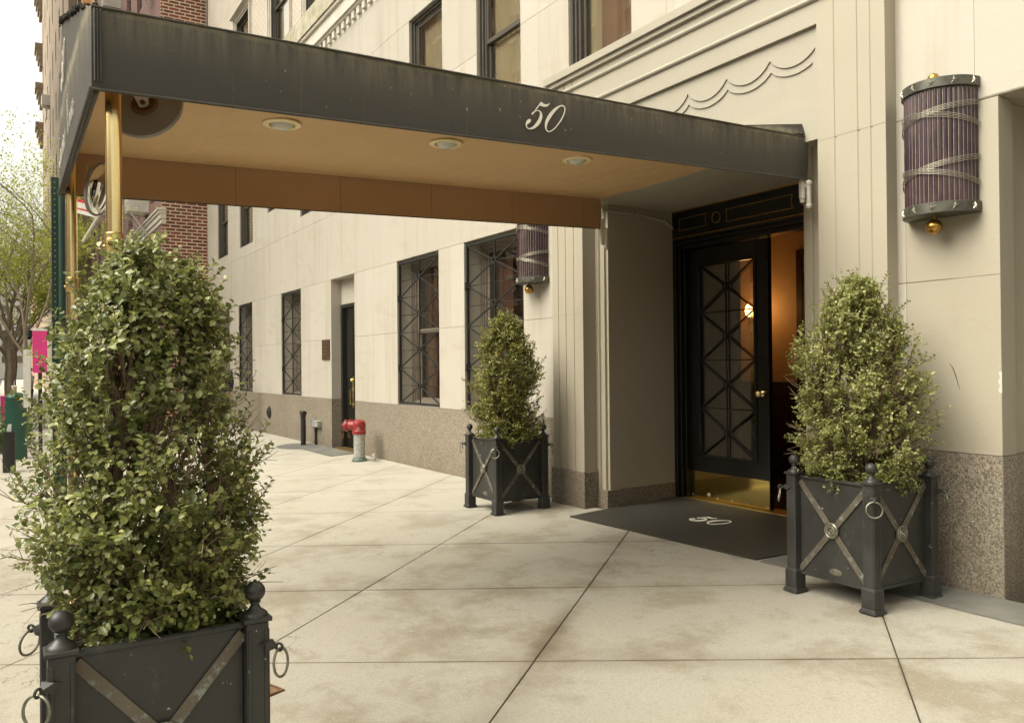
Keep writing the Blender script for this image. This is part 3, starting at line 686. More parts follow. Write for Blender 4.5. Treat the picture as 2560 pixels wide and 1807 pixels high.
# conduit along the reveal top
mb = MB().tube([(-6.43, -.05, 3.02), (-6.46, .1, 3.03), (-6.462, .5, 3.03), (-6.462, .85, 2.99), (-6.462, .96, 2.92)], .014, 8)
mb.box(-6.48, -6.445, .45, .48, 3.0, 3.06); mb.build('conduit', M['paint2'], BLD)

# ---- entrance: frame, transom, door
DY = 1.10
mb = MB()
mb.box(OPL, OPL + .05, .97, 1.16, -.02, 2.80); mb.box(OPL + .05, OPL + .085, 1.0, 1.16, -.02, 2.78); mb.box(OPL + .085, OPL + .115, 1.04, 1.16, -.02, 2.75)
mb.box(OPR - .05, OPR, .97, 1.16, -.02, 2.80); mb.box(OPR - .085, OPR - .05, 1.0, 1.16, -.02, 2.78)
mb.box(OPL + .05, OPR - .05, .955, 1.16, 2.775, 2.80); mb.box(OPL + .05, OPR - .05, .985, 1.16, 2.735, 2.775); mb.box(OPL + .085, OPR - .085, 1.02, 1.16, 2.685, 2.735)
fr = mb.build('entrance_frame', M['black_paint'], BLD, bevel=.006)
mb = MB().box(OPL, OPR, .972, 1.0, 2.80, 3.10); tp = mb.build('transom_panel', M['black_paint'], BLD)
mb = MB(); yy = .968
def gline(p, q, r=.004): mb.bar((p[0], yy, p[1]), (q[0], yy, q[1]), r * 2, .005, (0, 1, 0))
def gpanel(x0, x1, z0, z1):
    n = 6; L = [(x0 + .012 * math.sin(math.pi * i / n), z0 + (z1 - z0) * i / n) for i in range(n + 1)]; Rp = [(x1 - .012 * math.sin(math.pi * i / n), z0 + (z1 - z0) * i / n) for i in range(n + 1)]
    for P in (L, Rp):
        for a, b in zip(P[:-1], P[1:]): gline(a, b)
    gline((x0, z0), (x1, z0)); gline((x0, z1), (x1, z1))
gpanel(-6.375, -5.975, 2.882, 3.006); gpanel(-5.703, -4.895, 2.878, 3.003); gpanel(-4.62, -4.2, 2.88, 3.003)
for x in (-5.838, -4.76): mb.torus((x, yy, 2.943), .055, .005, (0, 1, 0), 28)
gline((OPL, 2.803), (OPR, 2.803), .008); gline((OPL, 3.094), (OPR, 3.094), .008)
mb.build('gilt_line', M['gold'], tp)
# left leaf (closed)
dx0, dx1 = -6.362, -5.30
gx0, gx1, gz0, gz1 = -6.225, -5.465, .48, 2.50
mb = MB()
mb.box(dx0, gx0, DY, DY + .055, .03, 2.68); mb.box(gx1, dx1, DY, DY + .055, .03, 2.68); mb.box(gx0, gx1, DY, DY + .055, .03, gz0); mb.box(gx0, gx1, DY, DY + .055, gz1, 2.68)
for t, y in ((.0, -.008), (.018, -.0)):
    pass
door = mb.build('entrance_door', M['black_paint'], BLD, bevel=.003)
mb = MB()
for a, b, c, d in ((gx0 - .02, gx0 + .012, gz0 - .02, gz1 + .02), (gx1 - .012, gx1 + .02, gz0 - .02, gz1 + .02)): mb.box(a, b, DY - .012, DY + .02, c, d)
mb.box(gx0 + .012, gx1 - .012, DY - .012, DY + .02, gz0 - .02, gz0 + .012); mb.box(gx0 + .012, gx1 - .012, DY - .012, DY + .02, gz1 - .012, gz1 + .02)
mb.build('glazing_bead', M['black_paint'], door, bevel=.004)
MB().add([(gx0, DY + .028, gz0), (gx1, DY + .028, gz0), (gx1, DY + .028, gz1), (gx0, DY + .028, gz1)], [(0, 1, 2, 3)]).build('glass', M['glass_door'], door, smooth=False)
mb = MB(); xc = (gx0 + gx1) / 2; hh = (gz1 - gz0) / 4; y = DY + .006
mb.bar((xc, y, gz0), (xc, y, gz1), .013, .012, (0, 1, 0))
for i in range(4):
    zc = gz0 + hh * (i + .5)
    if i: mb.bar((gx0, y, gz0 + hh * i), (gx1, y, gz0 + hh * i), .012, .012)
    for sx in (gx0, gx1):
        for sz in (gz0 + hh * i, gz0 + hh * (i + 1)):
            d = Vector((sx - xc, 0, sz - zc)).normalized() * .036; mb.bar((xc + d.x, y, zc + d.z), (sx, y, sz), .014, .012, (0, 1, 0))
    mb.torus((xc, y - .004, zc), .034, .008, (0, 1, 0), 20)
mb.build('door_grille', Mat('matt black bars', (.012, .010, .008), .8, 0, .2).m, door)
mb = MB(); mb.box(dx0 + .005, dx1 - .004, DY - .004, DY - .0005, .032, .310); kp = mb.build('kick_plate', M['brass_kick'], door, smooth=False)
mb = MB()
for xk in (-6.33, -5.98, -5.78, -5.58, -5.33): mb.ball((xk, DY - .005, .055), .008, 8)
mb.ball((-5.32, DY - .005, .29), .006, 8); mb.lathe([(.0, .012), (.018, .010), (.020, 0)], (-6.1, DY - .004, .075), (0, -1, 0), 16)
mb.build('screw', M['steel'], kp)
mb = MB(); mb.lathe([(.03, 0), (.03, .006), (.012, .012), (.012, .035), (.022, .045), (.032, .058), (.032, .068), (.02, .078), (0, .08)], (-5.385, DY, 1.155), (0, -1, 0), 20); mb.lathe([(.016, 0), (.016, .012), (0, .014)], (-5.345, DY - .001, 1.17), (0, -1, 0), 12)
mb.build('knob', M['brass'], door)
MB().box(dx1 - .10, dx1 + .01, DY - .006, DY + .02, 2.672, 2.688).build('door_pivot', M['brass_dull'], door)
# right leaf, swung open into the lobby
mb = MB(); mb.box(OPR - .14, OPR - .085, DY + .06, DY + 1.1, .03, 2.68); mb.build('open_door_leaf', M['black_paint'], BLD, bevel=.003)
MB().box(OPL, OPR, 1.0, 1.24, -.06, .026).build('threshold', M['brass_dull'], BLD, bevel=.006)
# lobby
mb = MB(); mb.box(-8.2, -3.4, 1.24, 5.2, -.06, .0, 2)
mb.box(-8.3, -8.2, 1.16, 5.2, 0, 3.2, 0); mb.box(-8.3, -3.4, 5.2, 5.3, 0, 3.2, 0); mb.box(-3.5, -3.4, 1.16, 5.2, 0, 3.2, 0); mb.box(-8.3, -3.4, 1.16, 5.3, 3.12, 3.2, 0)
mb.box(-8.3, OPL + .02, 1.16, 1.2, 0, 3.12, 0); mb.box(OPR - .02, -3.4, 1.16, 1.2, 0, 3.12, 0); mb.box(OPL, OPR, 1.16, 1.2, 2.80, 3.12, 0)
mb.box(-8.195, -8.15, 1.2, 5.2, 0, 1.25, 1); mb.box(-8.15, -3.5, 5.15, 5.198, 0, 1.25, 1)
mb.box(-8.2, -6.60, 2.1, 2.16, 0, 3.12, 3); mb.box(-8.2, -5.75, 3.05, 3.12, 0, 3.12, 0); mb.box(-6.50, -6.42, 3.03, 3.05, 0, 2.75, 1); mb.box(-6.50, -6.05, 3.03, 3.05, 2.75, 2.83, 1); mb.box(-6.42, -6.05, 3.035, 3.05, 0, 2.55, 1); mb.box(-8.2, -6.5, 3.03, 3.05, 0, 1.22, 1)
mb.box(-8.195, -8.12, 2.2, 2.3, 1.25, 3.1, 1); mb.box(-8.195, -8.1, 2.3, 3.1, 2.5, 2.6, 1); mb.box(-8.195, -8.1, 2.3, 3.1, 2.3, 2.36, 1)
mb.build('lobby', [M['orange'], M['wood'], M['wood'], M['paint']], BLD, smooth=False)
ls = MB(); lx, ly, lz = -7.12, 2.94, 2.05
ls.box(lx - .06, lx + .06, ly, ly + .09, lz - .1, lz + .1)
ls.build('lobby_lamp_base', M['brass_dull'], BLD)
em = Mat('lit lamp glass', (1, .6, .25), .4); em.p.inputs['Emission Color'].default_value = (1, .50, .16, 1); em.p.inputs['Emission Strength'].default_value = 5
for dz in (0,):
    MB().ball((lx, ly - .05, lz + .08), .05, 16, sc=(1, 1, 1.7)).build('lobby_lamp', em.m, BLD)
pl = bpy.data.lights.new('lobby_light', 'POINT'); pl.energy = 3.2; pl.color = (1, .48, .14); pl.shadow_soft_size = .08
po = bpy.data.objects.new('lobby_light', pl); COL.objects.link(po); po.location = (lx + .05, ly - .22, lz + .12)
pl = bpy.data.lights.new('lobby_light', 'POINT'); pl.energy = 1.0; pl.color = (1, .48, .14); pl.shadow_soft_size = .1
po = bpy.data.objects.new('lobby_light', pl); COL.objects.link(po); po.location = (-5.6, 4.2, 2.4)

# ---- cornice band and the brick storey above
mb = MB()
x = -25.3
while x < 5:
    mb.box(x, x + .125, -.055, .0, 7.485, 7.62); x += .245
mb.box(-25.3, 6, -.075, .0, 7.62, 7.66); mb.box(-25.3, 6, -.115, .0, 7.66, 7.70); mb.box(-25.3, 6, -.09, .0, 7.70, 7.94); mb.box(-25.3, 6, -.14, .0, 7.94, 8.0)
mb.box(-25.3, 6, -.002, .1, 7.455, 8.6)
mb.build('cornice', M['white_trim'], BLD, smooth=False, bevel=.004, seg=1)
mb = MB(); x = -25.3; n = 0
while x < 6:
    top = [8.50 + (.22 * max(0, math.sin((x + i * .15) * .9)) ** 3) for i in range(9)]
    for i in range(8):
        xa, xb = x + i * .15, x + (i + 1) * .15
        mb.add([(xa, -.17, 8.0), (xb, -.17, 8.0), (xb, -.15, 8.42), (xa, -.15, 8.42), (xb, -.05, top[i + 1]), (xa, -.05, top[i]), (xb, .05, top[i + 1]), (xa, .05, top[i]), (xa, 0, 8.0), (xb, 0, 8.0)],
               [(0, 1, 2, 3), (3, 2, 4, 5), (5, 4, 6, 7), (0, 8, 9, 1)])
    x += 1.2
mb.build('parapet_band', M['cornice_stone'], BLD, fix=False)
UP = [(-21.72, -20.3, 8.6, 10.5), (-18.5, -17.0, 8.6, 10.9), (-16.0, -14.7, 8.6, 10.9), (-12.4, -11, 8.8, 10.9), (-8.8, -7.6, 8.8, 10.9), (-23.9, -22.6, 8.6, 10.4)]
rs = [(-25.3, 6, 8.3, 14.0)]
for h in UP: rs = subtract(rs, h)
mb = MB()
for p, q, r, t in rs: mb.add([(p, .02, r), (q, .02, r), (q, .02, t), (p, .02, t)], [(0, 1, 2, 3)])
for (x0, x1, z0, z1) in UP: reveal(mb, x0, x1, z0, z1, .2, 0)
rs = [(-25.3, 6, 14, 30)]
UP2 = [(xx, xx + 1.3, zz, zz + 1.8) for zz in (15.2, 18.6, 22, 25.4) for xx in (-23.8, -20.8, -17.8, -14.2, -11.2, -8.2, -5, -2)]
for h in UP2: rs = subtract(rs, h)
for p, q, r, t in rs: mb.add([(p, .02, r), (q, .02, r), (q, .02, t), (p, .02, t)], [(0, 1, 2, 3)])
mb.build('brick_storey', M['cream_brick'], BLD, smooth=False, fix=False)
for (x0, x1, z0, z1) in UP:
    mb = MB()
    for k, (ins, yo) in enumerate(((-.11, -.05), (-.055, -.025), (-.01, .005))):
        a, b, c, d = x0 + ins, x1 - ins, z0, z1 - ins; t = .05
        mb.box(a, a + t, yo - .0, .02, c, d); mb.box(b - t, b, yo, .02, c, d); mb.box(a + t, b - t, yo, .02, d - t, d)
    mb.box(x0 - .18, x1 + .18, -.13, .02, z1 + .11, z1 + .16)
    mb.build('window_surround', M['white_trim'], BLD, smooth=False)
    sash_window((x0, x1, z0, z1), False, cur='blind', mid=z0 + (z1 - z0) * .45)
for (x0, x1, z0, z1) in UP2: sash_window((x0, x1, z0, z1), False, cur='blind')
# thin stone return on the end wall at the building's far corner
MB().box(-25.32, -25.30, -.01, .3, -.4, 30).build('corner_return', M['stone'], BLD)

# ------------------------------------------------------------------ things on the wall
def sconce():
    t = empty('wall_sconce')
    z0, z1 = 2.405, 3.215; Rb = .229
    mb = MB()                                          # fluted half round glass
    n = 24
    for i in range(n):
        a = math.pi + math.pi * (i + .5) / n; p = (Rb * .93 * math.cos(a), Rb * .93 * math.sin(a))
        mb.tube([(p[0], p[1], z0 + .03), (p[0], p[1], z1 - .03)], .0150, 10, cap=False)
    mb.lathe([(Rb * .86, z0 + .03), (Rb * .86, z1 - .03)], (0, 0, 0), (0, 0, 1), 26, 0, math.pi, 2 * math.pi)
    mb.build('glass_shade', M['plum'], t, fix=False)
    mb = MB()
    for i in range(0, n + 1, 1):
        a = math.pi + math.pi * i / n; mb.cyl((Rb * .965 * math.cos(a), Rb * .965 * math.sin(a), z0 + .03), (Rb * .965 * math.cos(a), Rb * .965 * math.sin(a), z1 - .03), .0022, seg=5)
    mb.build('wire_rib', M['silver'], t)
    for za, zb, r in ((z1 - .045, z1 + .02, Rb * 1.03), (z0 - .02, z0 + .05, Rb * 1.03)):
        mb = MB(); mb.lathe([(0, za), (r, za), (r + .006, za + .004), (r + .006, zb - .004), (r, zb), (0, zb)], (0, 0, 0), (0, 0, 1), 32, 0, math.pi, 2 * math.pi)
        bnd = mb.build('metal_band', M['pewter'], t, fix=False)
        st = MB()
        for k in range(6):
            a = math.pi + math.pi * (k + .5) / 6; nrm = Vector((math.cos(a), math.sin(a), 0)); c = nrm * (r + .006) + Vector((0, 0, (za + zb) / 2)); tx = Vector((-math.sin(a), math.cos(a), 0))
            ring = []
            for j in range(10):
                rad = .027 if j % 2 == 0 else .010; t_ = math.pi / 2 + j * math.pi / 5
                ring.append(c + tx * (rad * math.cos(t_)) + Vector((0, 0, rad * math.sin(t_))))
            st.add(ring + [c + nrm * .012], [(j, (j + 1) % 10, 10) for j in range(10)])
        st.build('star', M['silver'], bnd, smooth=False)
    mb = MB()
    for (zl, zr, bow) in ((2.93, 3.075, .015), (3.035, 2.935, .03), (2.575, 2.735, .015), (2.69, 2.565, .03)):
        for k in range(4):
            pts = []
            for i in range(25):
                s = i / 24; a = math.pi + math.pi * s; rr = Rb * 1.0 + .008
                pts.append((rr * math.cos(a), rr * math.sin(a), zl + (zr - zl) * s + bow * math.sin(math.pi * s) + (k - 1.5) * .0098))
            mb.tube(pts, .0019, 6)
    mb.build('wire_wrap', M['silver'], t)
    mb = MB(); mb.lathe([(.012, 0), (.012, .02)], (0, -.10, z1 + .02), (0, 0, 1), 12); mb.ball((0, -.10, z1 + .055), .036, 20); mb.build('finial', M['gold'], t); mb = MB(); mb.lathe([(.016, -.03), (.016, .0)], (0, -.115, z0 - .02), (0, 0, 1), 12); mb.ball((0, -.115, z0 - .088), .050, 28)
    mb.build('finial', M['gold'], t)
    MB().box(-Rb * .98, Rb * .98, -.02, .0, z0, z1).build('back_plate', M['pewter'], t)
    return t
s1 = sconce(); s1.location = (-2.935, -.004, 0)
tag(s1, 'purple fluted glass wall sconce with silver wire, right of the entrance above the right planter', 'sconce', 'half round purple glass sconces flanking the entrance')
s2 = copy_tree(s1); s2.location = (-7.665, -.004, 0)
s2['label'] = 'purple fluted glass wall sconce half hidden by the canopy, beside the grilled window'
# bronze plaque with raised lines
t = empty('plaque', (-14.85, 0, 1.79), 'brown bronze wall plaque left of the black service door', 'plaque')
MB().box(-.2, .2, -.025, 0, -.19, .19).build('plate', m_simple('brown bronze', (.12, .068, .040), .45, .5, .3, 20), t, bevel=.006)
mb = MB()
for z, w_, h in ((.13, .11, .012), (.105, .09, .008), (.05, .13, .022), (-.02, .13, .026), (-.09, .13, .022)):
    mb.box(-w_, w_, -.034, -.0255, z - h / 2, z + h / 2)
for sx in (-.18, .18):
    for sz in (-.17, .17): mb.ball((sx, -.026, sz), .008, 8)
mb.build('raised_lettering', m_simple('worn bronze', (.19, .12, .075), .4, .6, .3, 20), t, bevel=.003)
# round vent cover
t = empty('vent_cover', (-18.77, 0, .435), 'small round dark metal cover set in the granite base', 'vent')
mb = MB(); mb.lathe([(.135, 0), (.13, .02), (.09, .05), (.03, .065), (0, .066)], (0, -.004, 0), (0, -1, 0), 28); mb.build('dome', M['black_metal'], t)
mb = MB(); mb.torus((0, -.012, 0), .13, .014, (0, 1, 0), 28); mb.bar((-.1, -.05, 0), (.1, -.05, 0), .02, .02); mb.build('rim', M['grille'], t)
# junction boxes
t = empty('junction_box', (-15.4, 0, .37), 'pair of pale grey electrical boxes on the granite above a black conduit', 'junction box')
MB().box(-.30, -.03, -.07, -.005, -.05, .075).build('box', M['steel'], t, bevel=.006); MB().box(-.04, .27, -.10, -.005, -.065, .055).build('box', M['steel'], t, bevel=.006)
mb = MB(); mb.cyl((-.03, -.03, -.06), (-.03, -.03, -.45), .022, seg=12); mb.cyl((-.03, -.03, -.14), (-.03, -.03, -.16), .034, seg=12); mb.cyl((-.03, -.03, -.36), (-.03, -.03, -.38), .034, seg=12); mb.build('conduit', M['black_metal'], t)
# vent pipe
gx, gy = -15.55, -.24
t = empty('vent_pipe', (gx, gy, G(gx, gy)), 'thin black vent pipe with tee top on the round patch', 'pipe')
mb = MB(); mb.cyl((0, 0, -.02), (0, 0, .60), .050, seg=16); mb.build('pipe', M['black_metal'], t)
mb = MB(); mb.cyl((-.10, 0, .63), (.10, 0, .63), .042, seg=16); mb.cyl((0, 0, .58), (0, 0, .64), .056, seg=16); mb.build('cap', M['black_metal'], t)
# siamese standpipe
gx, gy = -12.29, -.36
t = empty('standpipe', (gx, gy, G(gx, gy)), 'red twin headed fire standpipe on a silver pipe beside the service door', 'standpipe')
mb = MB(); mb.cyl((0, 0, 0), (0, 0, .47), .092, seg=24); mb.build('pipe', M['steel'], t)
mb = MB(); mb.lathe([(.0, 0), (.125, 0), (.125, .035), (.105, .05), (.098, .07), (.094, .08)], (0, 0, -.01), (0, 0, 1), 24); mb.build('base_ring', M['green_bronze'], t)
mb = MB(); mb.lathe([(.096, .43), (.112, .44), (.112, .485), (.098, .50), (.105, .56), (.105, .60), (.09, .64), (.05, .665), (0, .67)], (0, 0, 0), (0, 0, 1), 24)
for sx, sy in ((-.28, -.05), (-.17, -.22)):
    d = Vector((sx, sy, 0)).normalized()
    mb.cyl(Vector((0, 0, .57)), Vector((0, 0, .57)) + d * .20, .082, .066, 20)
    o = Vector((0, 0, .57)) + d * .19
    mb.lathe([(.066, -.01), (.088, 0), (.088, .045), (.075, .055), (.05, .06), (.045, .075), (.018, .08), (.018, .095), (0, .097)], o, d, 20)
    for k in range(4):
        a = k * math.pi / 2 + .4; e = d.orthogonal().normalized(); e2 = d.cross(e); pt = o + d * .02 + (e * math.cos(a) + e2 * math.sin(a)) * .088; mb.cyl(pt, pt + (e * math.cos(a) + e2 * math.sin(a)) * .02, .012, seg=8)
mb.build('head', M['red'], t)
mb = MB()
for q in range(2):
    p0 = Vector((-.27 + .12 * q, -.07 - .16 * q, .53)); pts = [p0 + Vector((.11 * s, -.02, -.16 * math.sin(math.pi * s) ** .6)) for s in [i / 14 for i in range(15)]]
    for i in range(14): mb.torus((pts[i] + pts[i + 1]) / 2, .011, .0035, (1, .6 * (i % 2), .3), 8)
mb.build('chain', M['rust'], t)
t = empty('drain_valve', (-12.08, -.2, G(-12.08, -.2)), 'tiny silver drain valve on the ground beside the standpipe', 'valve')
mb = MB(); mb.cyl((0, 0, 0), (0, 0, .07), .022, seg=10); mb.cyl((-.07, 0, .06), (.07, 0, .06), .016, seg=10); mb.ball((.0, 0, .09), .03, 12); mb.cyl((.05, 0, .06), (.05, 0, .13), .01, seg=8); mb.build('body', M['steel'], t)
# small rusty box cover in the sidewalk
t = empty('valve_cover', (-4.0, -4.10, G(-4.0, -4.10)), 'rusty orange square valve cover let into the sidewalk near the front planter', 'cover', rz=.35); t.scale = (.85, .85, 1)
MB().box(-.07, .07, -.05, .05, -.01, .006).build('lid', m_simple('rusty orange', (.21, .125, .06), .8, 0, .5, 40, .004, 60), t); mb = MB()
for a, b, c, d in ((-.085, -.07, -.065, .065), (.07, .085, -.065, .065), (-.07, .07, -.065, -.05), (-.07, .07, .05, .065)): mb.box(a, b, c, d, -.01, .010)
mb.build('rim', M['rust'], t)

# ------------------------------------------------------------------ door mat
t = empty('door_mat', (0, 0, 0), 'black ribbed rubber mat with a white number in the entrance recess', 'mat')
poly = [(-6.40, -.50), (-4.165, -.415), (-4.10, .02), (-4.10, .99), (-6.455, .99), (-6.455, .06)]
mb = MB(); mb.prism(poly, lambda p: (p[0], p[1], G(*p) + .014), lambda p: (p[0], p[1], G(*p) + .002)); mb.build('mat_sheet', M['mat'], t, smooth=False)
G5 = [(-2.493, 3.003), (-2.481, 2.996), (-2.467, 2.993), (-2.453, 2.993), (-2.441, 2.999), (-2.432, 3.007), (-2.435, 2.999), (-2.443, 2.988), (-2.453, 2.98), (-2.466, 2.976), (-2.482, 2.976), (-2.504, 2.98), (-2.518, 2.962), (-2.533, 2.945), (-2.524, 2.949), (-2.512, 2.95), (-2.5, 2.947), (-2.49, 2.939), (-2.486, 2.926), (-2.486, 2.911), (-2.491, 2.896), (-2.501, 2.876), (-2.517, 2.857), (-2.537, 2.841), (-2.556, 2.832), (-2.576, 2.828), (-2.59, 2.83), (-2.599, 2.838), (-2.603, 2.851), (-2.601, 2.864), (-2.594, 2.877), (-2.585, 2.885), (-2.576, 2.889), (-2.57, 2.888), (-2.567, 2.881), (-2.571, 2.871), (-2.581, 2.863), (-2.591, 2.856), (-2.595, 2.85), (-2.596, 2.844), (-2.592, 2.837), (-2.582, 2.834), (-2.572, 2.837), (-2.558, 2.845), (-2.542, 2.859), (-2.526, 2.878), (-2.513, 2.897), (-2.504, 2.917), (-2.501, 2.93), (-2.503, 2.94), (-2.51, 2.945), (-2.52, 2.945), (-2.53, 2.941), (-2.54, 2.933), (-2.548, 2.924), (-2.554, 2.917), (-2.558, 2.916), (-2.561, 2.92), (-2.559, 2.928), (-2.551, 2.934), (-2.544, 2.937), (-2.525, 2.963), (-2.509, 2.983), (-2.499, 2.996)]
G0 = [(-2.34, 3.009), (-2.327, 3.007), (-2.319, 2.999), (-2.317, 2.986), (-2.321, 2.965), (-2.332, 2.94), (-2.349, 2.912), (-2.372, 2.884), (-2.396, 2.858), (-2.419, 2.84), (-2.437, 2.832), (-2.451, 2.832), (-2.461, 2.841), (-2.467, 2.856), (-2.467, 2.874), (-2.463, 2.895), (-2.45, 2.92), (-2.43, 2.948), (-2.405, 2.974), (-2.379, 2.993), (-2.358, 3.004)]
G0I = [(-2.34, 3.002), (-2.329, 2.999), (-2.324, 2.99), (-2.325, 2.975), (-2.334, 2.95), (-2.351, 2.921), (-2.374, 2.89), (-2.398, 2.863), (-2.421, 2.845), (-2.439, 2.837), (-2.451, 2.84), (-2.456, 2.849), (-2.455, 2.863), (-2.449, 2.882), (-2.432, 2.91), (-2.41, 2.941), (-2.387, 2.968), (-2.364, 2.99), (-2.35, 2.999)]
def digits(fn, name, parent, th=.003, off=0.0):
    """the 50 as a filled outline curve turned into a mesh"""
    cu = bpy.data.curves.new(name, 'CURVE'); cu.dimensions = '2D'; cu.fill_mode = 'BOTH'; cu.extrude = th / 2; cu.offset = off
    for P in (G5, G0, G0I):
        sp = cu.splines.new('POLY'); sp.points.add(len(P) - 1); sp.use_cyclic_u = True
        for i, (a, b) in enumerate(P): sp.points[i].co = (a + 2.46, b - 2.92, 0, 1)
    tmp = bpy.data.objects.new('tmp', cu); COL.objects.link(tmp)
    dg = bpy.context.evaluated_depsgraph_get(); me = bpy.data.meshes.new_from_object(tmp.evaluated_get(dg)); bpy.data.objects.remove(tmp)
    for v in me.vertices: v.co = Vector(fn(v.co.x, v.co.y, v.co.z))
    me.materials.clear(); me.materials.append(M['white_letter']); me.name = name
    o = bpy.data.objects.new(name, me); COL.objects.link(o); o.parent = parent; return o
digits(lambda a, b, c: (-5.347 + a * 1.58 - b * .816, .331 + a * .034 + b * 1.3, G(-5.347 + a * 1.58 - b * .816, .331 + b * 1.3) + .0165 + c), 'number', t, off=.0022)

# ------------------------------------------------------------------ canopy
XN, XF, YE, YW = -3.93, -6.39, -4.85, -.075
def zb(y): return 2.828 + .0325 * y
def zt(y): return 3.143 + .0228 * y
def zi(y): return 3.12 + .0325 * y
CAN = empty('canopy', (-5.16, -2.45, 0), 'long black fabric entrance canopy with tan lining reaching to the kerb', 'canopy'); CAN.location = (0, 0, 0)
N = 40
ys = [YE + (YW - YE) * i / N for i in range(N + 1)]
def side(x, sgn, name, zt_, mat, lab=None):
    mb = MB(); nz = 8; vs = []
    for i, y in enumerate(ys):
        for k in range(nz + 1):
            s = k / nz; z = zb(y) + (zt_(y) - zb(y)) * s
            bulge = sgn * (.010 * math.sin(s * math.pi) + .004 * math.sin(y * 3.1 + s * 2))
            vs.append((x + bulge, y, z))
    mb.add(vs, [(i * (nz + 1) + k, (i + 1) * (nz + 1) + k, (i + 1) * (nz + 1) + k + 1, i * (nz + 1) + k + 1) for i in range(N) for k in range(nz)])
    vs2 = [(v[0] - sgn * .008, v[1], v[2]) for v in vs]
    return mb, vs2
def valance(x, sgn):
    mb, vs2 = side(x, sgn, 'valance', zt, 'fabric')
    nz = 8
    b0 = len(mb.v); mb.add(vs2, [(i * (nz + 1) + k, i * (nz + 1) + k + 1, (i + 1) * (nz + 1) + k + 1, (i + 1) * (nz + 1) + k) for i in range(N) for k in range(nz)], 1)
    mb.add([mb.v[i * (nz + 1)] for i in range(N + 1)] + [mb.v[b0 + i * (nz + 1)] for i in range(N + 1)], [(i, i + 1, i + 2 + N, i + N + 1) for i in range(N)], 0)
    return mb.build('valance', [M['fabric'], M['valance_inner']], CAN, fix=False, ang=60)
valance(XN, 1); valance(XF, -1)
# hem tube and edge piping
mb = MB()
for x in (XN + .004, XF - .004):
    mb.tube([(x, y, zb(y)) for y in ys], .0075, 8); mb.tube([(x, y, zt(y)) for y in ys], .006, 8)
mb.tube([(XN, YE, zb(YE)), (XF, YE, zb(YE))], .012, 8); mb.tube([(XN - .04, YE + .02, zb(YE) + .012), (XF + .04, YE + .02, zb(YE) + .012)], .016, 8)
mb.build('hem', m_simple('frayed hem', (.075, .068, .05), .7, 0, .5, 40), CAN)
mb = MB()
for dx in (0, .012, .024): mb.tube([(XN + .012, YE + .012 + dx, zt(YE) - .01), (XN + .012, YE + .012 + dx, zb(YE) + .035)], .004, 6)
mb.build('corner_piping', M['iron'], CAN)
# roof: gable at the street, flattening and rising a little at the wall
mb = MB(); rows_ = []
for i, y in enumerate(ys):
    s = (y - YE) / (YW - YE); rise = .375 * (1 - s) + .10 * s
    kick = .085 * max(0, (y + .80) / .75) if y > -.80 else 0
    row = []
    for k in range(13):
        t_ = k / 12; x = XN + (XF - XN) * t_; g = 1 - abs(2 * t_ - 1)
        row.append((x, y, zt(y) + rise * g ** .9 + (kick * min(1, 6 * min(t_, 1 - t_) + (1.0 if k in (0, 12) and False else 0)))))
    rows_.append(row)
mb.add([v for r in rows_ for v in r], [(i * 13 + k, i * 13 + k + 1, (i + 1) * 13 + k + 1, (i + 1) * 13 + k) for i in range(N) for k in range(12)])
mb.build('roof', M['fabric'], CAN, ang=50)
# wedge of cloth that laps up the wall
mb = MB(); mb.add([(XN + .004, -.757, zt(-.757) - .002), (XN - .02, YW + .02, 3.252), (XN + .006, YW + .02, 3.17), (XN + .006, -.3, zt(-.3))], [(0, 3, 2, 1)])
mb.add([(XN - .02, YW + .02, 3.252), (XF + .02, YW + .02, 3.252), (XF, YW + .02, 3.125), (XN + .006, YW + .02, 3.125)], [(0, 1, 2, 3)]); mb.add([(XN - .02, YW + .02, 3.252), (XF + .02, YW + .02, 3.252), (XF, -.80, zt(-.8)), (XN, -.80, zt(-.8))], [(0, 1, 2, 3)])
mb.build('wall_flap', M['fabric'], CAN, smooth=False, fix=False)
# street end with gable, bulging cloth and folds
mb = MB(); nx, nz = 28, 12; vs = []
def endpt(t_, s):
    x = XN + (XF - XN) * t_; g = 1 - abs(2 * t_ - 1); top = zt(YE) + .375 * g ** .9; z = zb(YE) + (top - zb(YE)) * s
    b = .040 * math.sin(math.pi * min(1, t_ * 1.0)) ** .8 * (.25 + .75 * s) + .005 * math.sin(t_ * 15 + s) * math.sin(math.pi * t_) * s
    return (x, YE - b, z)
for i in range(nx + 1):
    for k in range(nz + 1): vs.append(endpt(i / nx, k / nz))
mb.add(vs, [(i * (nz + 1) + k, (i + 1) * (nz + 1) + k, (i + 1) * (nz + 1) + k + 1, i * (nz + 1) + k + 1) for i in range(nx) for k in range(nz)])
b0 = len(mb.v); mb.add([(v[0], v[1] + .008, v[2]) for v in vs], [(i * (nz + 1) + k, i * (nz + 1) + k + 1, (i + 1) * (nz + 1) + k + 1, (i + 1) * (nz + 1) + k) for i in range(nx) for k in range(nz)], 1)
mb.build('end_panel', [M['fabric'], M['soffit']], CAN, fix=False, ang=60)
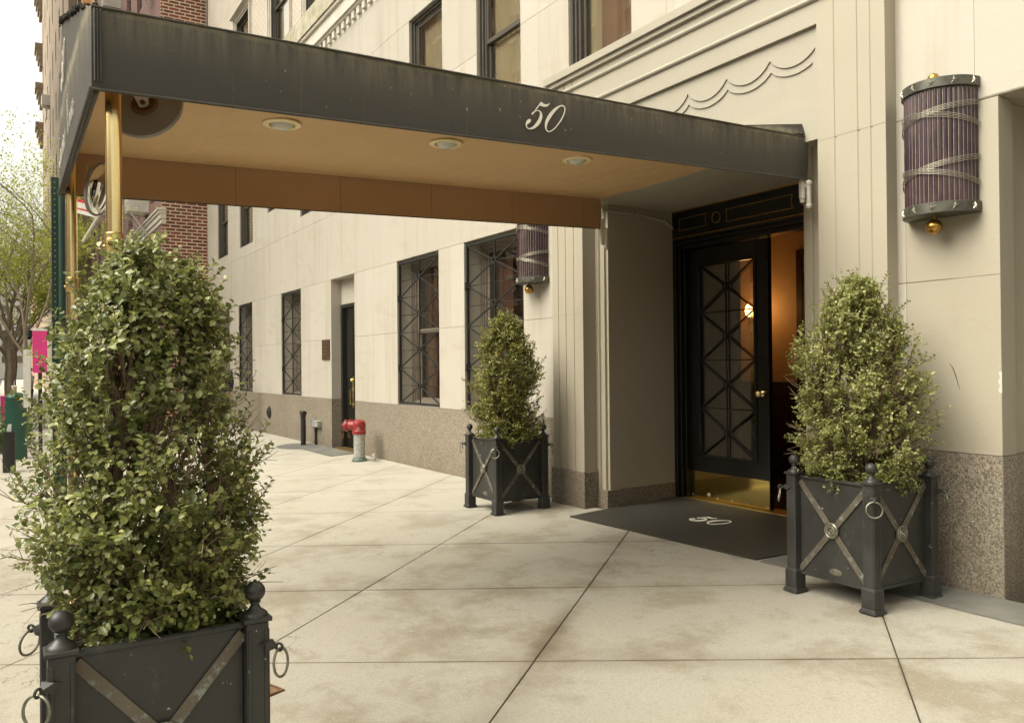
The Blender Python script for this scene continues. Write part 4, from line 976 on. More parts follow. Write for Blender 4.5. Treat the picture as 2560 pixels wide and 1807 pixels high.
# lettering of the street end: thin cursive strokes
ST = {'G': [[(.9, .9), (.6, 1.0), (.2, .7), (.05, .3), (.3, 0), (.7, .15), (.8, .45), (.5, .45)], [(.8, .45), (.7, -.2), (.3, -.4)]], 'r': [[(0, 0), (.15, .5), (.3, .42), (.3, .05), (.45, 0)]], 'a': [[(.4, .4), (.15, .4), (.05, .15), (.2, 0), (.4, .4), (.38, 0), (.5, .02)]],
      'm': [[(0, 0), (.1, .45), (.12, 0), (.3, .45), (.32, 0), (.5, .45), (.52, 0), (.62, .03)]], 'e': [[(.05, .2), (.3, .3), (.2, .45), (.05, .2), (.15, 0), (.4, .1)]], 'c': [[(.35, .4), (.15, .42), (.05, .15), (.2, 0), (.4, .1)]], 'y': [[(0, .45), (.1, .05), (.3, .1), (.38, .45)], [(.38, .45), (.25, -.35), (.05, -.45)]],
      'H': [[(.1, 0), (.35, 1)], [(.5, 0), (.8, 1.05)], [(.1, .5), (.75, .55)]], 'o': [[(.2, .42), (.05, .15), (.2, 0), (.38, .2), (.2, .42)]], 'u': [[(.05, .42), (.1, .03), (.35, .1), (.4, .42), (.4, .03), (.5, .02)]], 's': [[(.05, .03), (.25, .08), (.12, .3), (.25, .48)]]}
mb = MB()
def word(w_, x0, z0, h, sp):
    x = x0
    for ch in w_:
        for st in ST[ch]:
            pts = []
            for a, b in st:
                xx = x + (a + .35 * b) * h; zz = z0 + b * h; t_ = (XN - xx) / (XN - XF); g = 1 - abs(2 * t_ - 1); top = zt(YE) + .375 * g ** .9; s = min(1, max(0, (zz - zb(YE)) / (top - zb(YE)))); p = endpt(t_, s); pts.append((xx, p[1] - .004, zz))
            mb.tube(pts, .0017, 5)
        x += (.95 if ch in 'GH' else .70 if ch == 'm' else .48) * h * sp
word('Gramercy', -6.12, 2.78, .17, 1.0); mb.build('lettering', M['white_letter'], CAN); mb = MB(); word('House', -5.20, 2.78, .17, 1.0)
mb.build('lettering', M['white_letter'], CAN)
digits(lambda a, b, c: (-5.16 + a * 1.15, endpt(.5, .75)[1] - .006 + c, 3.16 + b * 1.15), 'number', CAN)
digits(lambda a, b, c: (XN + .0135 + c, a - 2.46, b + 2.92), 'number', CAN)
# moss on the front hem
mb = MB(); rr = random.Random(3)
for i in range(260):
    t_ = .5 * rr.random() ** .8 + .02; p = endpt(t_, 1.0); q = Vector((p[0], p[1] + rr.uniform(-.01, .03), p[2] - .012 + .02 * rr.random()))
    mb.ball(q, rr.uniform(.006, .016), 6)
mb.build('moss', m_simple('black moss', (.035, .032, .018), .95, 0, .5, 50), CAN, fix=False)
# lining: flat tan ceiling and inner side panels
mb = MB(); n1 = 30; n2 = 12; vs = []
for i in range(n1 + 1):
    y = YE + .01 + (YW - YE - .01) * i / n1
    for k in range(n2 + 1):
        x = XN - .012 + (XF + .012 - XN + .012) * k / n2
        vs.append((x, y, zi(y) - .012 * math.sin(math.pi * k / n2) * (.6 + .4 * math.sin(y * 2.2 + k))))
mb.add(vs, [(i * (n2 + 1) + k, (i + 1) * (n2 + 1) + k, (i + 1) * (n2 + 1) + k + 1, i * (n2 + 1) + k + 1) for i in range(n1) for k in range(n2)])
mb.build('lining', M['soffit'], CAN, fix=False)
# wall-side end of the canopy and pipe ends
mb = MB()
for x in (XN - .03, XF + .03):
    z = zb(YW) - .01; mb = MB()
    mb.cyl((x, YW - .02, z + .10), (x, YW - .02, z - .16), .016, seg=10); mb.ball((x, YW - .02, z - .01), .024, 10); mb.ball((x + .045, YW + .0, z - .02), .026, 10); mb.cyl((x + .045, YW + .0, z), (x + .045, YW + .0, z - .17), .017, seg=10); mb.ball((x + .045, YW, z - .19), .025, 10); mb.cyl((x, YW - .02, z - .04), (x + .045, YW, z - .04), .014, seg=8)
    mb.cyl((x, YW - .02, z - .02), (x, YW - .02, z - .13), .023, seg=10)
    mb.build('wall_bracket', M['white_paint'], CAN)
# posts
for k, (px, py) in enumerate(((-4.12, -4.745), (-6.25, -4.785))):
    g = G(px, py)
    mb = MB(); mb.cyl((px, py, 2.05), (px, py, zi(py) - .01), .035, seg=28); mb.cyl((px, py, g), (px, py, 2.05), .031, seg=28); mb.lathe([(.06, 0), (.06, .01), (.04, .03), (.033, .05)], (px, py, g + .001), (0, 0, 1), 24)
    p = mb.build('post', M['brass'], CAN)
    mb = MB(); mb.lathe([(.036, 1.975), (.040, 1.98), (.040, 2.075), (.036, 2.08), (.034, 2.08)], (px, py, 0), (0, 0, 1), 28)
    d = Vector((.85, -.5, 0)).normalized(); mb.lathe([(.018, .0), (.018, .045), (.013, .047), (.013, .056), (.0, .058)], (px, py, 2.035), d, 14); mb.lathe([(.008, 0), (.008, .05), (0, .055)], (px, py, 2.02), (-.5, -.85, 0), 10)
    mb.build('collar', M['brass_dull'], p)
# recessed lamps in the lining
for (x, y) in ((-5.06, -3.69), (-5.06, -2.53), (-5.08, -1.36)):
    z = zi(y) - .012
    mb = MB(); mb.lathe([(.118, .0), (.118, -.006), (.105, -.012), (.082, -.012), (.076, .02)], (x, y, z), (0, 0, 1), 32); l_ = mb.build('downlight', M['trim_cream'], CAN)
    mb = MB(); mb.lathe([(.074, .012), (.070, -.004), (.055, -.024), (.03, -.036), (0, -.040)], (x, y, z), (0, 0, 1), 28); mb.build('lens', M['lens'], l_)
    MB().lathe([(.0765, .0), (.0765, .04), (0, .04)], (x, y, z), (0, 0, 1), 24).build('housing', M['dark'], l_)
# corner convex mirrors
def cmirror(loc, nrm, rad, label, up):
    t = empty('convex_mirror', loc, label, 'mirror', 'round convex mirrors under the canopy corners')
    n = Vector(nrm).normalized(); mb = MB()
    K = rad * .28
    mb.lathe([(rad * math.sin(a), K * (math.cos(a * 1.0) - math.cos(math.pi / 2 * 1.0)) * 1.0) for a in [math.pi / 2 * i / 14 for i in range(14, -1, -1)]], (0, 0, 0), n, 48); mb.build('mirror_face', M['mirror'], t, ang=80)
    mb = MB(); mb.lathe([(rad + .006, .008), (rad + .010, .0), (rad + .006, -.014), (rad - .006, -.016), (.10, -.03), (0, -.03)], (0, 0, 0), n, 48); mb.build('backing', M['mirror_back'], t)
    mb = MB(); mb.torus(-n * .035, .052, .016, n, 24); mb.torus(-n * .034, .034, .010, n, 20); mb.build('mount_ring', M['rust'], t)
    u = Vector(up); s_ = n.cross(u).normalized()
    mb = MB(); b_ = -n * .050; tri = [b_ + s_ * -.055 + u * .13, b_ + s_ * .055 + u * .13, b_ + s_ * .022 - u * .03, b_ - u * .045, b_ - s_ * .022 - u * .03]
    mb.prism(tri, lambda p: p, lambda p: p - n * .006); mb.build('bracket', M['white_paint'], t)
    mb = MB(); mb.lathe([(.012, 0), (.012, .01), (0, .012)], b_ - n * .006 - u * .008, -n, 12); mb.build('bolt', M['rust'], t)
    return t
cmirror((-4.445, -4.556, 2.775), (-.80, .50, -.36), .172, 'grey back of a convex mirror behind the near brass post', (.1, -.3, 1))
cmirror((-5.92, -4.645, 2.636), (.46, .88, -.22), .168, 'shiny convex mirror face between the two brass posts', (0, 0, 1))
# beacon on the street end of the roof
t = empty('canopy_beacon', (-4.72, -4.80, 3.27), 'clear domed lamp with amber bulb on top of the canopy near its street corner', 'lamp')
MB().cyl((0, 0, 0), (0, 0, .03), .03, seg=24).build('base', M['pewter'], t)
MB().lathe([(.040, .03), (.050, .12), (.056, .24), (.04, .30), (0, .32)], (0, 0, 0), (0, 0, 1), 24).build('dome', M['clear'], t)
MB().ball((0, 0, .085), .028, 16, sc=(1, 1, 1.3)).build('bulb', M['amber'], t)

# ------------------------------------------------------------------ planters
def planter():
    t = empty('planter_box')
    H = .283; zt_, zb_ = .755, .125
    # four panels, straps, rosettes
    for k in range(4):
        a = k * math.pi / 2; Rz = Matrix.Rotation(a, 4, 'Z')
        mb = MB(); mb.box(-.245, .245, -H + .012, -H + .026, zb_, zt_ - .012); mb.tube([(-.247, -H + .012, zt_ - .012), (.247, -H + .012, zt_ - .012)], .012, 10); mb.box(-.245, .245, -H + .004, -H + .03, zb_ - .008, zb_ + .010)
        mb.xform(Rz); p = mb.build('panel', M['iron'], t, bevel=.0015, seg=1)
        mb = MB()
        for s in (-1, 1):
            mb.bar((s * -.246, -H + .007, zb_ + .022), (s * .246, -H + .007 - .0012 * s, zt_ - .036), .038, .009, (0, 1, 0))
        mb.xform(Rz); mb.build('strap', M['bronze'], p, bevel=.002, seg=1)
        mb = MB(); mb.lathe([(.050, 0), (.050, .010), (.044, .014), (.036, .009), (.030, .009), (.026, .015), (.020, .015), (.016, .009), (.010, .011), (.006, .018), (0, .020)], (0, -H + .003, (zb_ + zt_) / 2 - .005), (0, -1, 0), 32)
        mb.xform(Rz); mb.build('rosette', M['ring'], p)
    # makers badge on the street side
    mb = MB(); mb.lathe([(.034, 0), (.034, .004), (.028, .006), (0, .006)], (0, 0, 0), (0, -1, 0), 24)
    for i, v in enumerate(mb.v): mb.v[i] = (v[0] * 1.35 + .02, v[1] - H + .012, v[2] * .6 + zb_ + .055)
    mb.build('badge', M['ring'], t)
    for sx in (-1, 1):
        for sy in (-1, 1):
            mb = MB(); x, y = sx * H, sy * H; w_ = .036
            mb.box(x - w_, x + w_, y - w_, y + w_, .14, .755)
            for dx, dy, rx, ry in ((sx, 0, .003, .026), (0, sy, .026, .003)):   # raised edge strips
                for s in (-1, 1):
                    if dx: mb.box(x + sx * w_ - .002, x + sx * w_ + .004, y + s * .026 - .006, y + s * .026 + .006, .16, .73)
                    else: mb.box(x + s * .026 - .006, x + s * .026 + .006, y + sy * w_ - .002, y + sy * w_ + .004, .16, .73)
            mb.box(x - .046, x + .046, y - .046, y + .046, .757, .772)          # cap
            p = mb.build('post', M['iron'], t, bevel=.003)
            mb = MB(); mb.box(x - .045, x + .045, y - .045, y + .045, .03, .135)
            b0 = len(mb.v)
            mb.add([(x + a * s, y + b * s, z) for z, s in ((.135, .045), (.15, .038)) for a, b in ((-1, -1), (1, -1), (1, 1), (-1, 1))], [(0, 1, 5, 4), (1, 2, 6, 5), (2, 3, 7, 6), (3, 0, 4, 7), (4, 5, 6, 7), (3, 2, 1, 0)])
            mb.add([(x + a * s, y + b * s, z) for z, s in ((.0, .056), (.008, .056), (.03, .044)) for a, b in ((-1, -1), (1, -1), (1, 1), (-1, 1))], [(0, 1, 5, 4), (1, 2, 6, 5), (2, 3, 7, 6), (3, 0, 4, 7), (4, 5, 9, 8), (5, 6, 10, 9), (6, 7, 11, 10), (7, 4, 8, 11), (8, 9, 10, 11), (3, 2, 1, 0)])
            for s in (-.02, 0, .02):
                mb.box(x + sx * .045 - .001, x + sx * .045 + .003, y + s - .004, y + s + .004, .04, .125); mb.box(x + s - .004, x + s + .004, y + sy * .045 - .001, y + sy * .045 + .003, .04, .125)
            mb.box(x + sx * .02 - .02, x + sx * .02 + .045, y - .02, y + .015, 0, .006) if sx > 0 else None
            mb.build('foot', M['iron'], p, bevel=.002, seg=1)
            mb = MB(); mb.lathe([(.042, .772), (.040, .780), (.034, .786), (.020, .796), (.014, .808), (.015, .814), (.020, .817), (.017, .821)] + [(.034 * math.sin(math.pi * i / 14), .851 - .034 * math.cos(math.pi * i / 14)) for i in range(2, 15)], (x, y, 0), (0, 0, 1), 28)
            mb.build('finial', M['iron'], p, ang=45)
            d = Vector((sx, sy, 0)).normalized(); c = Vector((x, y, .672)); pe = Vector((-d.y, d.x, 0))
            mb = MB(); q = c + d * .052
            mb.add([q + pe * .022 + Vector((0, 0, .018)), q - pe * .022 + Vector((0, 0, .018)), q - pe * .022 - Vector((0, 0, .014)), q + pe * .022 - Vector((0, 0, .014)), c + d * .085 + Vector((0, 0, .0)), c + d * .02 + pe * .03 + Vector((0, 0, .01)), c + d * .02 - pe * .03 + Vector((0, 0, .01)), c + d * .02 - Vector((0, 0, .03))], [(0, 1, 4), (1, 2, 4), (2, 3, 4), (3, 0, 4), (0, 5, 6, 1), (1, 6, 7, 2), (3, 7, 5, 0), (2, 7, 3)])
            mb.torus(c + d * .088, .012, .0045, pe, 14); rg = mb.build('ring_mount', M['iron'], p, smooth=False)
            mb = MB(); mb.torus(c + d * .094 - Vector((0, 0, .050)), .045, .0045, d + Vector((0, 0, .12)), 36); mb.build('ring', M['ring'], rg)
    # soil
    mb = MB(); n = 26; rr = random.Random(5); vs = []
    for i in range(n + 1):
        for j in range(n + 1):
            x = -.262 + .524 * i / n; y = -.262 + .524 * j / n; vs.append((x, y, .655 + .035 * math.exp(-(x * x + y * y) / .03) + rr.uniform(-.009, .009)))
    mb.add(vs, [(i * (n + 1) + j, (i + 1) * (n + 1) + j, (i + 1) * (n + 1) + j + 1, i * (n + 1) + j + 1) for i in range(n) for j in range(n)])
    for i in range(160):
        x, y = rr.uniform(-.24, .24), rr.uniform(-.24, .24); a = rr.uniform(0, 6.3); l = rr.uniform(.01, .035)
        mb.tube([(x, y, .672), (x + l * math.cos(a), y + l * math.sin(a), .675 + rr.uniform(0, .01))], .0016, 4)
    mb.build('soil', M['soil'], t, fix=False)
    MB().box(-.26, .26, -.26, .26, .13, .14).build('bottom', M['iron'], t)
    return t
PL = planter()
tag(PL, 'black iron planter box with crossed bronze straps in the left foreground by the brass posts', 'planter', 'black iron planter boxes with crossed straps')
PL.location = (-3.03, -4.755, G(-3.03, -4.755))
P2_ = copy_tree(PL); P2_.location = (-3.19, -.545, G(-3.19, -.545) - .002); P2_.rotation_euler = (0, 0, R(-2)); P2_['label'] = 'black iron planter box right of the door mat, under the right sconce'
P3_ = copy_tree(PL); P3_.location = (-7.265, -.69, G(-7.265, -.69) - .002); P3_['label'] = 'black iron planter box with crossed straps left of the entrance against the granite'

# ------------------------------------------------------------------ shrubs
def leaf_mesh(P, D, Nn, L, W):
    """arrays: base point, direction, normal, length, width -> folded oval leaves (6 quads-ish as 4 quads)"""
    n = len(P); S = np.cross(D, Nn); S /= np.linalg.norm(S, axis=1)[:, None] + 1e-9; Nn = np.cross(S, D)
    L = L[:, None]; W = W[:, None]
    prof = [(0, 0, 0), (.30, .80, .10), (.62, .92, .12), (1.0, 0, -.02)]
    c0 = P; 
    m1 = P + D * L * .33 - Nn * W * .05; m2 = P + D * L * .68 - Nn * W * .08; tip = P + D * L - Nn * W * .22
    l1 = P + D * L * .30 + S * W * .42 + Nn * W * .14; r1 = P + D * L * .30 - S * W * .42 + Nn * W * .14
    l2 = P + D * L * .68 + S * W * .45 + Nn * W * .12; r2 = P + D * L * .68 - S * W * .45 + Nn * W * .12
    V = np.stack([c0, m1, m2, tip, l1, l2, r1, r2], axis=1).reshape(-1, 3)
    base = (np.arange(n) * 8)[:, None]
    q = np.array([[0, 1, 4, 4], [1, 2, 5, 4], [2, 3, 5, 5], [0, 6, 1, 1], [6, 7, 2, 1], [7, 3, 2, 2]])
    tri = np.array([[0, 1, 4], [1, 2, 5], [1, 5, 4], [2, 3, 5], [0, 6, 1], [6, 7, 2], [6, 2, 1], [7, 3, 2]])
    F = (base[:, :, None] + tri[None]).reshape(-1, 3)
    return V, F
def shrub(loc, prof, seed, leafL, n_twig, per, mats, label, n_bare=40, lean=(0, 0), trunkR=.018, holes=0.0, bark=.012, sprigs=70, rag=1.0):
    """prof: list (z, radius) of the crown measured from the soil"""
    rg = np.random.default_rng(seed); t = empty('shrub', loc, label, 'shrub')
    zs = np.array([p[0] for p in prof]); rs = np.array([p[1] for p in prof]); zmax = zs[-1]
    def rad(z): return np.interp(z, zs, rs)
    br = MB(); nodes = []
    for k in range(5):                                   # main stems
        a = rg.uniform(0, 6.28); p = np.array([.03 * math.cos(a), .03 * math.sin(a), -.03]); d = np.array([.22 * math.cos(a), .22 * math.sin(a), 1.0]); pts = [p.copy()]
        steps = 15; ln = zmax * rg.uniform(.72, .95)
        for i in range(steps):
            d += rg.normal(0, .11, 3); d[2] = max(d[2], .7); d /= np.linalg.norm(d); p = p + d * ln / steps
            rr = math.hypot(p[0], p[1]); lim = rad(p[2]) * .55
            if rr > lim: p[:2] *= lim / rr
            pts.append(p.copy())
        r0 = trunkR * rg.uniform(.7, 1.1)
        br.tube([tuple(q) for q in pts], [r0 * (1 - .85 * i / steps) + .002 for i in range(steps + 1)], 7); nodes += [(q, i / steps) for i, q in enumerate(pts)][1:]
    NP = np.array([q for q, _ in nodes])
    LP = []; LD = []; LN = []; LL = []
    tw = MB()
    lump = [(rg.uniform(0, 6.28), rg.uniform(.05, .95) * zmax, rag * rg.uniform(-.24, .16)) for _ in range(34)]
    for k in range(n_twig):
        z = zmax * (rg.random() ** 1.15) * .985 + .02; a = rg.uniform(0, 6.28)
        R_ = rad(z)
        for la, lz, lw in lump:
            da = abs((a - la + math.pi) % (2 * math.pi) - math.pi); R_ *= 1 + lw * math.exp(-(da / .5) ** 2 - ((z - lz) / .16) ** 2)
        f = rg.random() ** .38 * rg.uniform(.84, 1.06)
        tip = np.array([R_ * f * math.cos(a) + lean[0] * z, R_ * f * math.sin(a) + lean[1] * z, z])
        src = NP - tip; dist = np.sqrt((src[:, 0]) ** 2 + src[:, 1] ** 2 + (src[:, 2] + .16 + .12 * f) ** 2); j = int(np.argmin(dist + rg.uniform(0, .10, len(dist)))); b = NP[j]
        if b[2] > tip[2]: b = b.copy(); b[2] = max(tip[2] - .10, 0)
        mid = (b + tip) / 2 + np.array([0, 0, -.03]) + rg.normal(0, .015, 3); n = 7; pts = []
        for i in range(n + 1):
            s = i / n; q = (1 - s) ** 2 * b + 2 * s * (1 - s) * mid + s * s * tip + rg.normal(0, .004, 3); pts.append(q)
        up = np.array([.15 * math.cos(a), .15 * math.sin(a), .35]); 
        tl = np.linalg.norm(tip - b)
        tw.tube([tuple(q) for q in pts], [.0042 * (1 - .75 * i / n) * (1 + .5 * tl) for i in range(n + 1)], 4, cap=False)
        # leafy side shoots along the outer part
        for s_ in range(per[0]):
            s = rg.uniform(.42, 1.0) ** .75; i = min(int(s * n), n - 1); q = pts[i] + (pts[i + 1] - pts[i]) * (s * n - i)
            dirn = np.array([math.cos(a), math.sin(a), 0]) * rg.uniform(.1, 1) + rg.normal(0, .65, 3) + np.array([0, 0, .55]); dirn /= np.linalg.norm(dirn)
            sl = rg.uniform(.4, 1.0) * leafL * 4.2; m_ = per[1]
            if rg.random() < .45: tw.tube([tuple(q), tuple(q + dirn * sl)], [.0016, .0009], 3, cap=False)
            sd = np.cross(dirn, rg.normal(0, 1, 3)); sd /= np.linalg.norm(sd)
            for m in range(m_):
                u = (m + .7) / m_; pp = q + dirn * sl * u; sg = 1 if m % 2 else -1
                ld = sd * sg * rg.uniform(.5, 1.0) + dirn * rg.uniform(.3, .9) + rg.normal(0, .22, 3); ld /= np.linalg.norm(ld)
                ln_ = np.array([0, 0, 1.0]) + .55 * np.array([math.cos(a), math.sin(a), 0]) + rg.normal(0, .38, 3)
                LP.append(pp); LD.append(ld); LN.append(ln_); LL.append(leafL * rg.uniform(.65, 1.2) * (1.0 if u < .8 else .75))
    for k in range(sprigs):
        a = rg.uniform(0, 6.28); z = zmax * rg.uniform(.30, .98); R_ = rad(z) * rg.uniform(.75, .98); q = np.array([R_ * math.cos(a), R_ * math.sin(a), z]); d = np.array([.55 * math.cos(a), .55 * math.sin(a), rg.uniform(.5, 1.3)]); d /= np.linalg.norm(d)
        ln = leafL * rg.uniform(2.2, 5.0); pts = [q + d * ln * i / 5 + np.array([0, 0, -.010 * (i / 5) ** 2]) + rg.normal(0, .003, 3) for i in range(6)]; tw.tube([tuple(x) for x in pts], [.0022 - .00028 * i for i in range(6)], 4)
        sd = np.cross(d, rg.normal(0, 1, 3)); sd /= np.linalg.norm(sd); nl = int(ln / (leafL * .42))
        for m in range(nl):
            u = (m + .8) / nl; ld = sd * (1 if m % 2 else -1) * .8 + d * rg.uniform(.4, .9) + rg.normal(0, .18, 3); ld /= np.linalg.norm(ld)
            LP.append(q + d * ln * u); LD.append(ld); LN.append(np.array([.3 * math.cos(a), .3 * math.sin(a), 1.0]) + rg.normal(0, .35, 3)); LL.append(leafL * rg.uniform(.7, 1.15))
    LP = np.array(LP); LD = np.array(LD); LN = np.array(LN); LL = np.array(LL)
    if holes:                                            # thin patches where light shows through
        c = rg.uniform(-1, 1, (10, 3)) * np.array([rs.max(), rs.max(), 0]) + np.array([0, 0, 1]) * rg.uniform(.1, .8 * zmax, (10, 1)); keep = np.ones(len(LP), bool)
        for cc in c: dd = np.linalg.norm(LP - cc, axis=1); keep &= ~((dd < .14) & (rg.random(len(LP)) < holes))
        LP, LD, LN, LL = LP[keep], LD[keep], LN[keep], LL[keep]
    V, F = leaf_mesh(LP, LD, LN, LL, LL * .74)
    mesh_np('foliage', V, F, mats, t, smooth=True)
    br.v += []; tw_b = len(br.v); br.add(tw.v, [f for f in tw.f]); br.build('stems', M['bark'], t, fix=False)
    bb = MB()
    for k in range(n_bare):
        a = rg.uniform(0, 6.28); z = rg.uniform(.02, .5 * zmax); R_ = rad(z); q0 = np.array([.3 * R_ * math.cos(a), .3 * R_ * math.sin(a), z * .75]); q1 = np.array([R_ * rg.uniform(.95, 1.16) * math.cos(a + rg.normal(0, .1)), R_ * rg.uniform(.95, 1.16) * math.sin(a), z + rg.uniform(-.02, .12)])
        pts = [q0 + (q1 - q0) * i / 5 + rg.normal(0, .008, 3) for i in range(6)]; bb.tube([tuple(q) for q in pts], [.003 - .0004 * i for i in range(6)], 4)
        for m in range(4):
            i = rg.integers(2, 5); d = (q1 - q0) / np.linalg.norm(q1 - q0) + rg.normal(0, .5, 3); d /= np.linalg.norm(d); bb.tube([tuple(pts[i]), tuple(pts[i] + d * rg.uniform(.04, .10))], [.0015, .0007], 3)
    bb.build('bare_twigs', M['twig'], t, fix=False)
    return t
shrub((-3.03, -4.755, PL.location.z + .67), [(0, .20), (.08, .33), (.22, .42), (.42, .42), (.62, .385), (.85, .35), (1.02, .31), (1.14, .25), (1.25, .17), (1.35, .06)], 11, .026, 740, (7, 6), M['leaf'], 'large dark green leafy shrub growing in the left foreground planter', 70, trunkR=.021, holes=.75, sprigs=110, rag=1.5)
shrub((-3.19, -.545, P2_.location.z + .67), [(0, .26), (.10, .38), (.25, .44), (.46, .47), (.80, .44), (1.00, .36), (1.14, .27), (1.26, .17), (1.35, .05)], 23, .024, 820, (6, 6), M['leaf_r'], 'loose pale green conical shrub in the right planter below the right sconce', 50, trunkR=.015, holes=.5, sprigs=30)
shrub((-7.265, -.69, P3_.location.z + .67), [(0, .36), (.08, .44), (.20, .47), (.40, .45), (.60, .42), (.80, .37), (.95, .33), (1.12, .26), (1.25, .16), (1.38, .05)], 31, .026, 760, (6, 6), M['leaf_m'], 'dense olive green conical shrub in the planter left of the entrance', 14, trunkR=.015, sprigs=24)

# ------------------------------------------------------------------ street furniture on the left
# perforated sign post with a dark green tube beside it
gx, gy = -7.34, -4.832
t = empty('sign_post', (gx, gy, G(gx, gy)), 'dark green perforated steel sign post standing behind the canopy corner', 'post')
mb = MB(); mb.box(-.02, .02, -.027, .027, 0, 3.14); z = .4
while z < 3.1: mb.cyl((.019, -.004, z), (.0215, -.004, z), .006, seg=8, m=1); z += .045
mb.build('channel', [M['green_post'], m_simple('pale hole', (.30, .33, .12), .8, 0, .2, 30)], t)
gx, gy = -7.20, -4.792
t = empty('sign_tube', (gx, gy, G(gx, gy)), 'plain dark green round pole right beside the perforated post', 'pole')
MB().cyl((0, 0, 0), (0, 0, 3.0), .025, seg=16).build('tube', M['green_post'], t); MB().lathe([(.031, 0), (.034, .02), (.0, .04)], (0, 0, 3.0), (0, 0, 1), 12).build('cap', M['green_post'], t)
# bollards
gx, gy = -15.47, -5.125
t = empty('bollard', (gx, gy, G(gx, gy)), 'short black steel bollard with papers stuffed in its top', 'bollard')
mb = MB(); mb.lathe([(.092, 0), (.092, .66), (.078, .66), (.078, .45), (0, .45)], (0, 0, 0), (0, 0, 1), 24); mb.build('tube', M['black_metal'], t)
t2 = empty('paper_bundle', (gx, gy, G(gx, gy) + .46), 'folded white papers sticking out of the black bollard', 'papers')
mb = MB()
for a, dx, dz in ((.2, .02, .30), (-.3, -.03, .26), (.5, .0, .32)): mb.bar((dx, 0, 0), (dx + .1 * a, .02 * a, dz), .05, .006)
mb.build('sheets', M['paper'], t2)
gx, gy = -17.75, -5.0
t = empty('bollard', (gx, gy, G(gx, gy)), 'tall dark green domed steel bollard behind the black one', 'bollard')
mb = MB(); mb.lathe([(.178, 0), (.178, 1.12), (.184, 1.125), (.184, 1.16), (.16, 1.20), (.09, 1.235), (0, 1.25)], (0, 0, 0), (0, 0, 1), 32); mb.build('tube', m_simple('green enamel', (.022, .085, .055), .38, 0, .3, 5), t)
t = empty('coffee_cup', (gx - .0, gy - .03, G(gx, gy) + 1.235), 'iced coffee cup with white lid standing on the green bollard', 'cup')
MB().lathe([(.035, 0), (.045, .12)], (0, 0, 0), (0, 0, 1), 16).build('cup', M['cup'], t); mb = MB(); mb.lathe([(.048, .12), (.048, .135), (.035, .14), (0, .14)], (0, 0, 0), (0, 0, 1), 16); mb.cyl((.01, 0, .13), (.02, 0, .23), .004, seg=6); mb.build('lid', M['paper'], t)
# pink poster box
gx, gy = -16.2, -4.66
t = empty('poster_stand', (gx, gy, G(gx, gy)), 'magenta and white poster stand half hidden behind the foreground shrub', 'sign')
MB().box(-.03, .03, -.11, .11, 1.6, 2.32).build('poster', M['pink'], t, bevel=.003); MB().box(-.035, .034, -.113, .114, 2.322, 2.37).build('header', M['paper'], t)
MB().box(-.02, .02, -.25, -.14, 1.0, 2.0).build('side_panel', M['paper'], t); MB().box(-.025, .025, -.03, .03, 0, 1.60).build('leg', M['black_metal'], t)
t = empty('litter_bin', (-31.0, -5.05, G(-31, -5.05)), 'small magenta street bin far down the kerb', 'bin'); MB().lathe([(.22, .0), (.26, .85), (.28, .87), (.2, .9), (0, .9)], (0, 0, 0), (0, 0, 1), 16).build('body', M['pink'], t)
# flagpole and banner on the brick building side of the walk
A0, A1 = Vector((-20.31, -3.691, 4.307)), Vector((-20.10, -3.33, 5.0)); WB = Vector((-19.7, -2.3, 6.2))
t = empty('banner_pole', (0, 0, 0), 'white diagonal pole carrying a red and white banner under the canopy edge', 'flagpole')
MB().tube([A0, A1, WB, Vector((-19.0, -.02, 7.6))], .03, 10).build('pole', M['white_paint'], t)
mb = MB(); P = [Vector(p) for p in ((-20.532, -4.10, 5.37), (-20.15, -3.45, 5.28))]
for k, (za, zb2, m_) in enumerate(((.0, -.07, 0), (-.07, -.20, 1), (-.20, -.235, 0), (-.235, -.32, 1))):
    n = 10; top = []; bot = []
    for i in range(n + 1):
        s = i / n; q = P[0].lerp(P[1], s); dz = -.20 * s * (1 if k > -1 else 0); wv = .01 * math.sin(s * 9)
        top.append((q.x + wv, q.y, q.z + za + dz * .55)); bot.append((q.x + wv, q.y, q.z + zb2 + dz * .6))
    mb.add(top + bot, [(i, i + 1, i + 2 + n, i + 1 + n) for i in range(n)], m_)
mb.build('banner', [M['redstripe'], M['paper']], t, fix=False)

# ------------------------------------------------------------------ neighbours
t = empty('brick_building', (0, 0, 0), 'tall red brick building with cream mortar and air conditioners beyond the limestone one', 'building')
YB = -1.26
def front(mb, x0, x1, y, z0, z1, wins, dep=.15):
    rs = [(x0, x1, z0, z1)]
    for h in wins: rs = subtract(rs, h)
    for p, q, r, t_ in rs: mb.add([(p, y, r), (q, y, r), (q, y, t_), (p, y, t_)], [(0, 1, 2, 3)])
    for (a, b, c, d) in wins:
        mb.add([(a, y, c), (a, y + dep, c), (a, y + dep, d), (a, y, d)], [(0, 1, 2, 3)]); mb.add([(b, y, c), (b, y, d), (b, y + dep, d), (b, y + dep, c)], [(0, 1, 2, 3)]); mb.add([(a, y, d), (a, y + dep, d), (b, y + dep, d), (b, y, d)], [(0, 1, 2, 3)]); mb.add([(a, y, c), (b, y, c), (b, y + dep, c), (a, y + dep, c)], [(0, 1, 2, 3)])
wins = [(x, x + 1.15, z, z + 1.9) for z in (6.6, 10.2, 13.5, 16.8, 20.1, 23.4) for x in (-47, -44.2, -41.4, -38.6, -35.8, -33, -30.3, -27.6)]
wins += [(x, x + 1.3, 1.2, 3.6) for x in (-46, -42, -38, -34, -30)]
mb = MB(); mb.box(-25.42, -25.325, YB, 12, -.4, 28); mb.build('side_wall', M['red_brick'], t, smooth=False)
